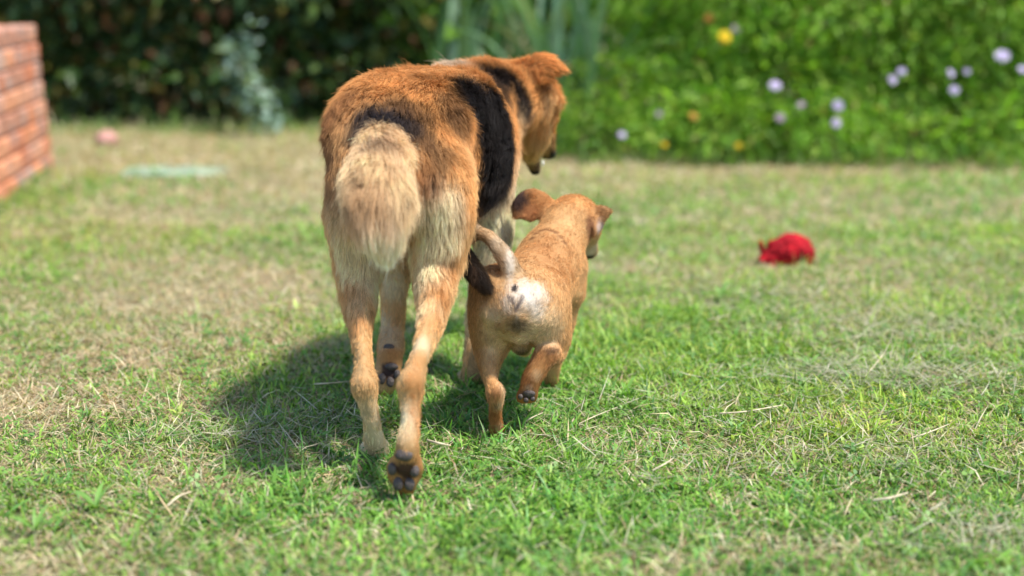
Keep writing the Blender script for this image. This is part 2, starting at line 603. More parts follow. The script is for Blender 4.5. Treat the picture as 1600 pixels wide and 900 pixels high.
def dryness(x, y):
    """how much of the turf is straw: patches where the photograph shows them"""
    P = np.stack([x, y, np.zeros_like(x)], 1)
    d = 0.40 + 0.14 * sstep(3.0, 5.0, y) + 0.75 * (fbm(P, 2.6, 80, 4) - 0.5) + 0.5 * (fbm(P, 9, 90, 2) - 0.5)
    for (px, py, rx, ry, amt) in ((250, 450, .40, .35, .6), (100, 560, .40, .30, .45), (60, 640, .25, .2, .45), (300, 620, .2, .15, .3), (200, 720, .25, .1, .25), (150, 600, .6, .45, .18), (300, 480, .5, .4, .12), (300, 760, .10, .05, .5), (420, 560, .3, .2, .2),
                                  (250, 330, .9, .5, .30), (130, 225, 1.4, .6, .6), (400, 255, 1.4, .9, .5), (150, 880, .2, .08, .3), (700, 690, .05, .03, .5),
                                  (1000, 255, 2.6, .35, .45), (1380, 255, 1.8, .3, .4), (1250, 300, 1.8, .5, .12), (1420, 520, .3, .25, .12),
                                  (70, 300, .3, .5, -.5), (1000, 560, .5, .35, -.25), (1200, 800, .5, .25, -.22), (1250, 600, .3, .2, -.12), (850, 800, .3, .15, -.1), (600, 800, .3, .1, -.1), (450, 600, .25, .2, -.15)):
        g = ground_at(px, py)
        d = d + amt * np.exp(-(((x - g[0]) / rx) ** 2 + ((y - g[1]) / ry) ** 2))
    return np.clip(d, 0.02, 0.95)


def blades(x, y, r, length, width, tilt, az, curl, col, z0=None):
    """one strip of three points for each blade; returns verts, tris, colours"""
    n = len(x)
    z = relief(x, y) if z0 is None else z0
    base = np.stack([x, y, z], 1)
    h = np.stack([np.cos(az), np.sin(az), np.zeros(n)], 1)
    s = np.stack([-np.sin(az), np.cos(az), np.zeros(n)], 1)
    tw = r.uniform(-0.9, 0.9, n)
    up = np.array([0, 0, 1.0])
    s = s * np.cos(tw)[:, None] + up * np.sin(tw)[:, None] * 0.5
    d1 = h * np.sin(tilt)[:, None] + up * np.cos(tilt)[:, None]
    t2 = np.clip(tilt + curl, 0, 1.75)
    d2 = h * np.sin(t2)[:, None] + up * np.cos(t2)[:, None]
    m = base + d1 * (length * 0.5)[:, None]
    e = m + d2 * (length * 0.5)[:, None]
    floor = relief(e[:, 0], e[:, 1]) + 0.002
    e[:, 2] = np.maximum(e[:, 2], floor)
    w = (width * 0.5)[:, None]
    V = np.stack([base - s * w * 0.8, base + s * w * 0.8, m - s * w, m + s * w, e], 1).reshape(-1, 3)
    o = (np.arange(n) * 5)[:, None]
    F = np.hstack([o + [0, 1, 3], o + [0, 3, 2], o + [2, 3, 4]]).reshape(-1, 3)
    C = np.repeat(col, 5, axis=0)
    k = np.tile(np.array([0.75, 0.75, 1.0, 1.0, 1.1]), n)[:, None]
    return V, F, C * k


def make_grass():
    r = np.random.default_rng(21)
    X, Y = [], []
    # (near, far, half width per metre, extra, blades per square metre)
    for (y0, y1, dens) in ((1.35, 1.9, 33000), (1.9, 3.4, 46000), (3.4, 4.6, 18000), (4.6, 7.6, 6500)):
        hw0 = 0.40 * y1 + 0.25
        n = int((y1 - y0) * 2 * hw0 * dens)
        y = r.uniform(y0, y1, n); x = r.uniform(-hw0, hw0, n)
        keep = np.abs(x) < 0.38 * y + 0.25
        X.append(x[keep]); Y.append(y[keep])
    # thin cover beyond the frame
    n = 230000
    y = r.uniform(0.6, 9.0, n); x = r.uniform(-6, 6, n)
    fall = np.abs(x) - (0.38 * y + 0.25)
    ok = r.random(n) < np.clip(1.15 - fall / 4.5, 0.12, 1) * np.where(y < 4, 1, .6)
    x, y = x[ok], y[ok]
    keep = np.abs(x) >= 0.38 * y + 0.25
    X.append(x[keep]); Y.append(y[keep])
    x, y = np.concatenate(X), np.concatenate(Y)
    n = len(x)
    P = np.stack([x, y, np.zeros(n)], 1)
    D = dryness(x, y)
    dry = r.random(n) < D
    far = sstep(3.2, 6.5, y)
    tuft = fbm(P, 14, 60, 2)
    lush = sstep(0.35, 0.75, tuft)
    length = np.where(dry, r.gamma(4, 0.007, n), r.gamma(5, 0.0054, n) * (0.75 + 0.6 * lush)) * (1 + 0.35 * far)
    length = np.clip(length, 0.008, 0.085)
    shade_v = 0.7 + 0.6 * r.random(n)
    broad = (~dry) & (r.random(n) < 0.24)
    width = np.where(dry, r.uniform(0.0012, 0.003, n), r.uniform(0.0018, 0.0042, n)) * (1 + 1.3 * far)
    width[broad] *= r.uniform(1.5, 2.4, broad.sum())
    width = width * (1 + 1.2 * sstep(0.0, 1.0, np.abs(x) - (0.38 * y + 0.25)))
    length[broad] *= 0.75
    tilt = np.where(dry, r.uniform(0.8, 1.55, n), 0.25 + r.beta(2.0, 1.5, n) * 1.25)
    curl = r.uniform(-0.1, 0.9, n)
    az = r.uniform(0, 2 * math.pi, n) + 1.5 * (vnoise(P, 5, 55) - 0.5)
    g = np.array([[0.185, 0.34, 0.045], [0.25, 0.40, 0.06], [0.12, 0.28, 0.055], [0.34, 0.42, 0.09], [0.08, 0.18, 0.038]])
    col = g[r.choice(5, n, p=[.34, .26, .16, .12, .12])] * r.uniform(0.8, 1.25, n)[:, None]
    col = col * (0.78 + 0.44 * fbm(P, 6, 44))[:, None]
    yl = (fbm(P, 1.6, 47, 2) - 0.45)[:, None]
    col = col * (1 + yl * np.array([0.9, 0.25, 0.2]))
    dcol = np.array([[0.58, 0.46, 0.29], [0.48, 0.34, 0.20], [0.66, 0.57, 0.40], [0.32, 0.20, 0.11], [0.44, 0.42, 0.25]])
    dc = dcol[r.choice(5, n, p=[.3, .22, .18, .12, .18])] * r.uniform(0.75, 1.2, n)[:, None]
    col = np.where(dry[:, None], dc, col)
    col = col * shade_v[:, None]
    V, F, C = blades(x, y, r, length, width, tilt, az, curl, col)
    me = np_mesh('grass', V, F, C, smooth=False, mat=M_GRASS)
    o = mesh_obj('grass', me)
    tag(o, 'short green lawn grass mixed with dry straw-coloured blades', 'grass', kind='stuff')

    # small rounded leaves (clover) among the blades near the camera
    r = np.random.default_rng(24)
    n = 11000
    y = r.uniform(1.4, 3.3, n); x = r.uniform(-1.4, 1.5, n)
    P = np.stack([x, y, np.zeros(n)], 1)
    ok = (np.abs(x) < .4 * y + .2) & (fbm(P, 5, 66, 2) > r.uniform(.30, .75, n)); x, y, P = x[ok], y[ok], P[ok]
    n = len(x)
    z = relief(x, y) + r.uniform(.008, .028, n)
    az = r.uniform(0, 6.28, n); sz = r.uniform(.0028, .0058, n)
    Vs, Fs, Cs = [], [], []
    tx, ty = r.normal(0, .35, n), r.normal(0, .35, n)
    cl = np.array([[0.15, 0.30, 0.06], [0.21, 0.35, 0.08], [0.10, 0.22, 0.05]])[r.choice(3, n)] * r.uniform(.8, 1.2, n)[:, None]
    base_i = 0
    for k in range(3):
        a = az + k * 2.094
        ring = []
        for (rr_, aa) in ((.15, 0), (.9, -.55), (1.75, -.42), (2.0, 0), (1.75, .42), (.9, .55)):
            dx, dy = sz * rr_ * np.cos(a + aa), sz * rr_ * np.sin(a + aa)
            ring.append(np.stack([x + dx, y + dy, z + dx * tx + dy * ty], 1))
        Vk = np.stack(ring, 1).reshape(-1, 3)
        o_ = (np.arange(n) * 6)[:, None] + base_i
        Fs.append(np.hstack([o_ + q for q in ([0, 1, 2], [0, 2, 3], [0, 3, 4], [0, 4, 5])]).reshape(-1, 3)); Vs.append(Vk); Cs.append(np.repeat(cl, 6, axis=0)); base_i += len(Vk)
    o = mesh_obj('clover', np_mesh('clover', np.vstack(Vs), np.vstack(Fs), np.vstack(Cs), smooth=False, mat=M_GRASS))
    tag(o, 'small round clover leaves scattered through the near lawn', 'clover', kind='stuff')

    # longer, unmown grass along the foot of the beds and the wall
    r = np.random.default_rng(23)
    px = np.concatenate([r.uniform(900, 1750, 1500), r.uniform(60, 560, 600), r.uniform(-60, 120, 900)])
    m0 = len(px)
    py = np.where(np.arange(m0) < 1500, r.normal(249, 7, m0), np.where(np.arange(m0) < 2100, r.normal(207, 3, m0), 0))
    G = np.array([ground_at(a, b_) if b_ > 0 else ground_at(72 - 72 * t_ + 10 * q_, 264 + 54 * t_ + 6) for a, b_, t_, q_ in zip(px, py, r.random(m0) * 1.4, r.random(m0))])
    cc = np.array([[0.20, 0.33, 0.08], [0.28, 0.38, 0.12], [0.55, 0.47, 0.30], [0.13, 0.25, 0.06]])[r.choice(4, m0, p=[.35, .25, .2, .2])] * r.uniform(.75, 1.2, m0)[:, None]
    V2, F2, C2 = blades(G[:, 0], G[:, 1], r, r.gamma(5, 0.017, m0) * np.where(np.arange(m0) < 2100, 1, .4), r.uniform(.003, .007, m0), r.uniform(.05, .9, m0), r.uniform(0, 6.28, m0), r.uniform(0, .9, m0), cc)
    o = mesh_obj('long_grass', np_mesh('long_grass', V2, F2, C2, smooth=False, mat=M_GRASS))
    tag(o, 'fringe of longer unmown grass along the foot of the beds', 'grass', kind='stuff')

    # loose clippings: thin, flat-lying, greyed
    r = np.random.default_rng(22)
    X, Y = [], []
    for (px, py, rx, ry, m) in ((1400, 520, .28, .22, 2600), (1330, 590, .22, .10, 1500), (1480, 600, .25, .12, 1200), (1200, 470, .2, .2, 600), (1500, 420, .3, .3, 1000), (350, 690, .15, .06, 500),
                                (1150, 640, .4, .15, 900), (1300, 720, .4, .12, 900), (500, 660, .12, .05, 350), (1050, 850, .5, .1, 300), (250, 500, .4, .3, 900), (900, 450, .8, .6, 900), (1540, 840, .12, .08, 500), (700, 720, .6, .2, 600)):
        g0 = ground_at(px, py)
        X.append(r.normal(g0[0], rx * 0.6, int(m * .55))); Y.append(r.normal(g0[1], ry * 0.6, int(m * .55)))
    x, y = np.concatenate(X), np.concatenate(Y)
    ok = (y > 1.4) & (y < 6); x, y = x[ok], y[ok]
    n = len(x)
    cc = np.array([[0.36, 0.37, 0.22], [0.52, 0.47, 0.31], [0.25, 0.28, 0.15], [0.62, 0.57, 0.44]])[r.choice(4, n)] * r.uniform(0.7, 1.15, n)[:, None]
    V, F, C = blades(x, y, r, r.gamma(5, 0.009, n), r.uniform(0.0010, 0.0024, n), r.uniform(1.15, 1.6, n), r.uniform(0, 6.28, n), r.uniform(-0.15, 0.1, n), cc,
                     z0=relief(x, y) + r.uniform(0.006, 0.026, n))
    o = mesh_obj('grass_clippings', np_mesh('grass_clippings', V, F, C, smooth=False, mat=M_GRASS))
    tag(o, 'greyish mown grass clippings scattered in loose drifts over the lawn', 'clippings', kind='stuff')


def tube_mesh(name, pts, rads, mat, sides=6, col=None):
    R = catmull(np.hstack([np.asarray(pts, float), np.asarray(rads, float)[:, None]]), max(5, 3 * len(pts)))
    V = []
    for i, q in enumerate(R):
        T = unit(R[min(i + 1, len(R) - 1), :3] - R[max(i - 1, 0), :3])
        a = unit(np.cross(T, [0.1, 0.2, 1.0] if abs(T[2]) < 0.9 else [1, 0, 0])); b = np.cross(T, a)
        for k in range(sides):
            ph = 2 * math.pi * k / sides
            V.append(q[:3] + q[3] * (a * math.cos(ph) + b * math.sin(ph)))
    n = len(R)
    F = [(i * sides + k, i * sides + (k + 1) % sides, (i + 1) * sides + (k + 1) % sides, (i + 1) * sides + k) for i in range(n - 1) for k in range(sides)]
    return np_mesh(name, V, F, np.tile(col, (len(V), 1)) if col is not None else None, mat=mat)


def make_straws():
    GR = 'loose dry straws on the lawn'
    M_STRAW = plain_mat('straw', (0.56, 0.47, 0.32), 0.6, 0.3, 0.4, 40)
    rows = (((1125, 646), (1165, 643), (1222, 633), .0032, 'pale bent straw on the grass below and left of the red toy'),
            ((668, 688), (684, 692), (702, 696), .0050, "short thick pale straw just right of the big dog's raised hind paw"),
            ((1422, 685), (1450, 676), (1482, 663), .0030, 'straight pale straw low on the right, beside the grass clippings'),
            ((1350, 600), (1378, 580), (1396, 520), .0022, 'long upright pale stalk standing out of the clippings on the right'),
            ((905, 662), (930, 650), (965, 636), .0022, "thin straw on the grass right of the small dog's raised paw"),
            ((820, 660), (832, 652), (848, 645), .0030, "short straw lying between the small dog's hind feet"),
            ((490, 600), (510, 599), (545, 596), .0030, "straw on the grass left of the big dog's standing hind leg"),
            ((1365, 782), (1390, 778), (1418, 770), .0048, 'short broad dry straw in the blurred grass at the lower right'),
            ((262, 790), (280, 775), (300, 768), .0040, 'tan dry stalk in the straw patch at the lower left'),
            ((1105, 500), (1120, 497), (1142, 491), .0024, 'little pale straw on the grass right of the small dog'),
            ((1020, 735), (1040, 724), (1052, 716), .0032, 'short slanting straw in the grass below the small dog'))
    for (a, b, c, rad, lab) in rows:
        P = [ground_at(*q) for q in (a, b, c)]
        z = [0.014, 0.024, 0.016]
        if 'upright' in lab:
            P[2] = at(*c, P[1][1] + 0.02); z = [0.015, 0.035, P[2][2]]
        pts = [(p[0], p[1], zz) for p, zz in zip(P, z)]
        if 'upright' not in lab:      # lifted onto the grass tips, so a little nearer than its foot point
            pts = [(p[0] * (1 - zz / CAM_H), p[1] * (1 - zz / CAM_H), zz) for p, zz in zip(pts, z)]
        c0 = np.array(pts[1])
        me = tube_mesh('dry_straw', np.array(pts) - c0, [rad * 0.5, rad * 0.45, rad * 0.3], M_STRAW, 5)
        tag(mesh_obj('dry_straw', me, loc=c0), lab, 'straw', GR)


def make_weeds():
    r = np.random.default_rng(31)
    for (px, py, n, ln, lab) in ((55, 835, 9, .050, 'broad-leaved weed in the blurred grass at the lower left corner'),
                                 (150, 800, 8, .050, 'tall narrow-leaved weed standing near the lower left corner'),
                                 (375, 735, 6, .035, 'small leafy weed in the turf left of the standing hind paw'),
                                 (440, 755, 6, .040, 'leafy green weed below the shadow of the big dog'),
                                 (1265, 578, 7, .040, 'broad-bladed green weed on the lawn below the red toy'),
                                 (978, 622, 8, .045, 'tuft of wide green blades right of the small dog'),
                                 (1125, 470, 6, .060, 'upright pale green tuft between the small dog and red toy')):
        g0 = ground_at(px, py)
        root = empty('weed', (g0[0], g0[1], 0.0))
        for i in range(n):
            az = 2 * math.pi * i / n + r.uniform(-.3, .3); L = ln * r.uniform(.75, 1.25); t0 = r.uniform(.35, 1.0); W = L * r.uniform(.055, .10)
            V, F = [], []
            p = np.array([0, 0, 0.004]); K = 5
            for k in range(K + 1):
                t = k / K
                w = W * math.sin(math.pi * (0.12 + 0.88 * t)) ** 0.8 if k < K else 0.0004
                s = np.array([-math.sin(az), math.cos(az), 0])
                up = np.array([0, 0, 1.0])
                V += [p - s * w + up * w * .35, p, p + s * w + up * w * .35]
                a = t0 + 0.9 * t
                p = p + (np.array([math.cos(az), math.sin(az), 0]) * math.sin(a) + np.array([0, 0, 1.0]) * math.cos(a)) * L / K
            for k in range(K):
                b = 3 * k
                F += [(b, b + 1, b + 4, b + 3), (b + 1, b + 2, b + 5, b + 4)]
            c = np.array([0.17, 0.32, 0.07]) * r.uniform(.8, 1.25)
            me = np_mesh('leaf', V, F, np.tile(c, (len(V), 1)), mat=M_GRASS)
            mesh_obj('leaf', me, root)
        tag(root, lab, 'weed', 'broad-leaved weeds in the lawn')


make_lawn()
make_grass()
make_straws()
make_weeds()


# ------------------------------------------------------------------ brick wall at the left edge
def brick_mat(name, c):
    """fired clay with grey lichen and lime stains"""
    m = plain_mat(name, c, 0.92, 0.12, 0.4, 18, 0.9, 90)
    nt = m.node_tree
    p = [n for n in nt.nodes if n.type == 'BSDF_PRINCIPLED'][0]
    src = p.inputs['Base Color'].links[0].from_socket
    geo = nt.nodes.new('ShaderNodeNewGeometry')
    nz = nt.nodes.new('ShaderNodeTexNoise'); nz.inputs['Scale'].default_value = 9; nz.inputs['Detail'].default_value = 6; nz.inputs['Roughness'].default_value = 0.65
    nt.links.new(geo.outputs['Position'], nz.inputs['Vector'])
    rp = nt.nodes.new('ShaderNodeValToRGB'); rp.color_ramp.elements[0].position = 0.5; rp.color_ramp.elements[1].position = 0.68
    nt.links.new(nz.outputs['Fac'], rp.inputs[0])
    mx = nt.nodes.new('ShaderNodeMix'); mx.data_type = 'RGBA'
    mx.inputs[7].default_value = (0.36, 0.31, 0.28, 1)
    nt.links.new(rp.outputs[0], mx.inputs[0]); nt.links.new(src, mx.inputs[6]); nt.links.new(mx.outputs[2], p.inputs['Base Color'])
    return m


def make_wall():
    r = np.random.default_rng(41)
    A, Bp = np.array([-1.80, 4.60, 0]), ground_at(72, 262)           # the long face runs away from the camera
    d = unit(Bp - A); L = np.linalg.norm(Bp - A)
    root = empty('brick_wall', tuple(Bp), math.atan2(d[1], d[0]))    # local +x runs along the wall, its end at x = 0; local -y faces the lawn
    bw, bh, bd, j = 0.214, 0.066, 0.100, 0.010
    rows = 7
    depth = 0.22
    brick_mats = []
    for i, c in enumerate(((0.54, 0.215, 0.11), (0.47, 0.175, 0.095), (0.58, 0.26, 0.145), (0.40, 0.19, 0.125), (0.50, 0.26, 0.18))):
        brick_mats.append(brick_mat('brick_%d' % i, c))
    M_MORTAR = plain_mat('mortar', (0.36, 0.32, 0.28), 0.95, 0.1, 0.3, 40, 0.6, 120)

    def box(name, x0, x1, y0, y1, z0, z1, mat, bev=0.0):
        c = ((x0 + x1) / 2, (y0 + y1) / 2, (z0 + z1) / 2)
        hx, hy, hz = (x1 - x0) / 2, (y1 - y0) / 2, (z1 - z0) / 2
        b = bev
        # chamfered block
        V = []
        for sx in (-1, 1):
            for sy in (-1, 1):
                for sz in (-1, 1):
                    V += [(sx * hx, sy * (hy - b), sz * (hz - b)), (sx * (hx - b), sy * hy, sz * (hz - b)), (sx * (hx - b), sy * (hy - b), sz * hz)]
        me = bpy.data.meshes.new(name)
        import bmesh
        bm = bmesh.new()
        for v in V: bm.verts.new(v)
        bmesh.ops.convex_hull(bm, input=bm.verts)
        bm.to_mesh(me); bm.free()
        me.materials.append(mat)
        return mesh_obj(name, me, root, loc=c)
    H = rows * (bh + j)
    box('mortar_core', -L - 1.088, -0.012, 0.010, depth - 0.010, -0.10, H - 0.010, M_MORTAR, 0.002)
    cache = {}
    for k in range(rows + 1):
        z = k * (bh + j) - 0.012
        off = 0 if k % 2 == 0 else (bw + j) / 2
        x = -off
        first = True
        if k % 2 == 1:     # header closing the end of every other course
            spans = [(-0.102, 0.0)]
            x = -0.112
        else:
            spans = []
            x = 0.0
        while x > -L - 1.1 + .04:
            spans.append((max(x - bw, -L - 1.1), x)); x -= bw + j
        for (x0, x1) in spans:
            for (y0, y1) in ((-.005 * (rows - k), bd - .005 * (rows - k)), (depth - bd, depth)):
                key = (round(x1 - x0, 3), int(r.integers(5)))
                if key not in cache:
                    o = box('brick', x0, x1, y0, y1, z, z + bh, brick_mats[key[1]], 0.005)
                    cache[key] = o.data
                else:
                    o = mesh_obj('brick', cache[key], root, loc=((x0 + x1) / 2, (y0 + y1) / 2, z + bh / 2))
                o.location.y += r.uniform(-.003, .003)
                o.rotation_euler = (r.uniform(-.012, .012), r.uniform(-.008, .008), r.uniform(-.012, .012))
    tag(root, 'low orange-red brick garden wall at the left edge of the lawn', 'wall')


# ------------------------------------------------------------------ planting
def leaf_cloud(P, N, r, size, col, droop=0.35, ratio=0.5):
    """pointed, folded leaves at P growing along N: four triangles each"""
    n = len(P)
    d = unit(N + r.normal(0, .55, (n, 3)) + np.array([0, 0, -droop]))
    s = unit(np.cross(d, r.normal(0, 1, (n, 3)) * .6 + np.array([0, 0, 1.0])))
    u = np.cross(s, d)
    L = (size * r.uniform(.45, 1.2, n) ** 1.3 * np.where(r.random(n) < .12, 1.9, 1.0))[:, None]; W = L * ratio * r.uniform(.8, 1.2, n)[:, None] * 0.5
    m = P + d * L * .48; e = P + d * L - u * L * .16
    f = u * W * .35
    V = np.stack([P, m - s * W + f, m, m + s * W + f, e], 1).reshape(-1, 3)
    o = (np.arange(n) * 5)[:, None]
    F = np.hstack([o + q for q in ([0, 2, 1], [0, 3, 2], [1, 2, 4], [2, 3, 4])]).reshape(-1, 3)
    C = np.repeat(col, 5, axis=0)
    return V, F, C


def shrub(name, label, base, lumps, n, size, palette, weights, seed, group, stems=5, ratio=0.5, droop=0.35, shell=0.55, mat=None, flowers=(), extra=None):
    """stems, a crown of leaves through uneven lumps (centre offset, radii), flowers as parts"""
    r = np.random.default_rng(seed)
    root = empty(name, tuple(base))
    top = max(l[0][2] + l[1][2] for l in lumps)
    for i in range(stems):
        l = lumps[i % len(lumps)]
        tgt = np.array(l[0]) + r.normal(0, .12, 3)
        b = np.array([tgt[0] * .35 + r.normal(0, .08), tgt[1] * .3 + r.normal(0, .06), -.05])
        mid = (b + tgt) / 2 + r.normal(0, .06, 3)
        me = tube_mesh('stem', [b, mid, tgt], [.014, .010, .005], M_WOOD, 7)
        mesh_obj('stem', me, root)
    vol = np.array([l[1][0] * l[1][1] * l[1][2] for l in lumps]) ** 0.66
    which = r.choice(len(lumps), n, p=vol / vol.sum())
    D = unit(r.normal(0, 1, (n, 3)))
    rad = 1 - shell * r.random(n) ** 1.6
    C0 = np.array([l[0] for l in lumps])[which]; R0 = np.array([l[1] for l in lumps])[which]
    warp = 0.72 + 0.56 * fbm(C0 * 3.1 + D * 1.1, 1.6, seed, 3)
    P = C0 + D * R0 * (rad * warp)[:, None]
    ok = P[:, 2] > 0.0
    P, D = P[ok], D[ok]
    keep = fbm(P + base, 5.5, seed + 5, 2) > (r.uniform(.12, .40, len(P)) if palette is GREENS else r.uniform(.22, .46, len(P)))
    P, D = P[keep], D[keep]
    m = len(P)
    pal = np.array(palette)
    col = pal[r.choice(len(pal), m, p=weights)] * r.uniform(.75, 1.25, m)[:, None] * (0.6 + 0.8 * fbm(P + base, 3.0, seed + 9))[:, None]
    V, F, C = leaf_cloud(P, D, r, size, col, droop, ratio)
    o = mesh_obj('foliage', np_mesh('foliage', V, F, C, smooth=False, mat=mat or M_LEAF), root)
    o['kind'] = 'stuff'
    for fl in flowers:
        flower(root, base, *fl, r=r)
    tag(root, label, 'shrub', group)
    return root


_fl_cache = {}


def flower(root, base, px, py, Y, size, color, r=None, double=False):
    key = (round(size, 4), color)
    if key not in _fl_cache:
        rr = np.random.default_rng(len(_fl_cache) + 3)
        V, F, C = [], [], []
        for ring, (np_, r0, r1, z1, w) in enumerate(((9, .15, 1.0, .15, .34), (8, .1, .72, .3, .28), (6, .05, .42, .42, .2))):
            for k in range(np_):
                a = 2 * math.pi * (k + ring * .5) / np_ + rr.uniform(-.1, .1)
                c_, s_ = math.cos(a), math.sin(a)
                o = len(V)
                for (rad, z, ww) in ((r0, 0.1, .06), ((r0 + r1) * .55, z1 * .8, w), (r1, z1 + rr.uniform(-.08, .08), w * .8)):
                    V += [(rad * c_ - ww * s_, rad * s_ + ww * c_, z), (rad * c_ + ww * s_, rad * s_ - ww * c_, z)]
                F += [(o, o + 1, o + 3, o + 2), (o + 2, o + 3, o + 5, o + 4)]
                C += [np.array(color) * (0.85 + .1 * ring) * rr.uniform(.9, 1.1)] * 6
        V = np.array(V) * size * .78
        _fl_cache[key] = np_mesh('flower', V, F, np.clip(np.array(C), 0, .9), smooth=False, mat=M_FLOWER)
    p = at(px, py, Y)
    o = mesh_obj('flower', _fl_cache[key], root, loc=tuple(p - np.array(base)))
    o.rotation_euler = (math.radians(62) + r.uniform(-.35, .35), r.uniform(-.3, .3), r.uniform(-.5, .5))
    return o


GREENS = [(0.20, 0.39, 0.035), (0.28, 0.46, 0.05), (0.13, 0.28, 0.034), (0.35, 0.47, 0.07), (0.30, 0.21, 0.07)]
GW = [.34, .28, .22, .12, .04]
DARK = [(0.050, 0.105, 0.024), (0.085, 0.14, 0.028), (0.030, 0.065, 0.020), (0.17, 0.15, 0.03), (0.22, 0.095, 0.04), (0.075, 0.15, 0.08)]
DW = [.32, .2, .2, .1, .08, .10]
LILAC, PINK, YELLOW, AMBER = (0.62, 0.54, 0.72), (0.56, 0.42, 0.50), (0.80, 0.58, 0.03), (0.50, 0.26, 0.05)


def make_planting():
    GB, GD = 'flowering bushes along the right of the lawn', 'dark shrubs behind the left of the lawn'
    f = lambda px, py, Y, s, c: (px, py, Y, s, c)
    b = ground_at(1080, 240)
    shrub('flowering_bush', 'bright green bush with yellow flowers, leftmost of the flowering bushes', b,
          [((0, .25, .30), (.50, .40, .36)), ((-.25, .10, .22), (.38, .32, .26)), ((.2, .3, .62), (.50, .45, .40)), ((-.1, .4, .95), (.5, .5, .4)), ((.35, .05, .25), (.4, .33, .30)), ((-.42, -.12, .12), (.26, .22, .18)), ((.05, -.22, .13), (.32, .22, .18)), ((.45, -.15, .10), (.22, .2, .15))],
          24000, .042, GREENS, GW, 51, GB, 4, ratio=.34,
          flowers=[f(1132, 58, 6.05, .036, YELLOW), f(1108, 28, 6.1, .026, AMBER), f(1150, 45, 6.2, .024, PINK), f(1083, 182, 5.92, .024, AMBER), f(1155, 228, 5.75, .020, YELLOW),
                   f(972, 211, 5.9, .020, LILAC), f(1030, 178, 5.95, .018, PINK), f(1038, 226, 5.85, .016, YELLOW)])
    b = ground_at(1255, 243)
    shrub('flowering_bush', 'green bush with pale lilac flowers between the other flowering bushes', b,
          [((0, .15, .28), (.50, .36, .34)), ((.30, .25, .55), (.50, .42, .42)), ((-.2, .3, .7), (.45, .42, .40)), ((.1, .45, 1.0), (.6, .5, .4)), ((.1, -.2, .12), (.3, .2, .17)), ((-.3, -.1, .14), (.24, .22, .18))],
          24000, .042, GREENS, GW, 52, GB, 4, ratio=.34,
          flowers=[f(1211, 134, 5.70, .030, LILAC), f(1252, 164, 5.68, .020, PINK), f(1309, 165, 5.62, .028, LILAC), f(1306, 192, 5.60, .026, LILAC), f(1219, 184, 5.66, .024, PINK)])
    b = ground_at(1440, 245)
    shrub('flowering_bush', 'green bush with scattered lilac flowers at the right', b,
          [((0, .2, .30), (.52, .38, .36)), ((.25, .25, .62), (.50, .42, .42)), ((-.25, .3, .72), (.45, .42, .40)), ((.1, .5, 1.0), (.6, .5, .4)), ((-.15, -.16, .11), (.26, .2, .15)), ((.35, -.2, .13), (.28, .22, .18))],
          24000, .042, GREENS, GW, 53, GB, 4, ratio=.34,
          flowers=[f(1394, 125, 5.72, .024, LILAC), f(1409, 112, 5.74, .022, LILAC), f(1485, 115, 5.72, .022, LILAC), f(1491, 141, 5.68, .024, LILAC), f(1511, 112, 5.74, .016, LILAC)])
    b = ground_at(1620, 245)
    shrub('flowering_bush', 'bush at the right edge with one large lilac flower', b,
          [((0, .2, .32), (.52, .38, .38)), ((-.2, .25, .66), (.50, .42, .42)), ((.35, .3, .5), (.5, .42, .5)), ((0, .5, 1.0), (.6, .5, .4))],
          20000, .042, GREENS, GW, 54, GB, 4, ratio=.34, flowers=[f(1566, 88, 5.72, .036, LILAC), f(1597, 109, 5.70, .022, LILAC)])
    # bushes further back that close the view
    for i, (px, Y, lab) in enumerate(((980, 7.6, 'tall green shrub behind the strap-leaved clump'), (1200, 7.7, 'tall green shrub behind the yellow-flowered bush'), (1430, 7.8, 'tall green shrub behind the lilac-flowered bush'), (1640, 7.6, 'tall green shrub behind the right edge of the flower bed'),
                                      (770, 7.9, 'tall grey-green shrub behind the head of the big dog'))):
        b = at(px, 200, Y); b[2] = 0
        lumps = [((0, 0, .5), (.62, .45, .6)), ((.2, .1, 1.2), (.65, .5, .7)), ((-.25, .05, .9), (.55, .45, .6)), ((0, .3, 1.7), (.6, .5, .5))]
        if i == 3:
            lumps += [((1.0, -.3, .6), (.7, .5, .7)), ((1.9, -.9, .7), (.8, .6, .8)), ((2.8, -1.5, .7), (.8, .6, .8))]
        shrub('tall_shrub', lab, b, lumps, 8500 if i != 3 else 16000, .075, GREENS, GW, 60 + i, 'tall shrubs behind the beds', 5)
    # dark shrubs on the left: tall crowns, shaped to overhang and keep the lower leaves in shade
    labs = ['dark shrub directly behind the brick wall', 'dark overhanging shrub right of the brick wall', 'dark shrub behind the silvery plant', 'dark shrub just left of the big dog', 'dark shrub behind the back of the big dog']
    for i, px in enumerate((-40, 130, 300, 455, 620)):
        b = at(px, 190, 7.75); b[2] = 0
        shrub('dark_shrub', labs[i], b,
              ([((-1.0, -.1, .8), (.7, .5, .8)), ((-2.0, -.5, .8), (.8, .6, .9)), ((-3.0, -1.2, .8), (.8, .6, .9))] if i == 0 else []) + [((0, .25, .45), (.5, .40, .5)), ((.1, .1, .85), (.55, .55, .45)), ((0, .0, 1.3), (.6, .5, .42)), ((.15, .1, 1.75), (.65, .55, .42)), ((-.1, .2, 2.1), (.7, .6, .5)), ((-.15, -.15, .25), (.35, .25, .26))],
              13000 if i else 22000, .062, DARK, DW, 80 + i, GD, 2, ratio=.55, droop=.5)
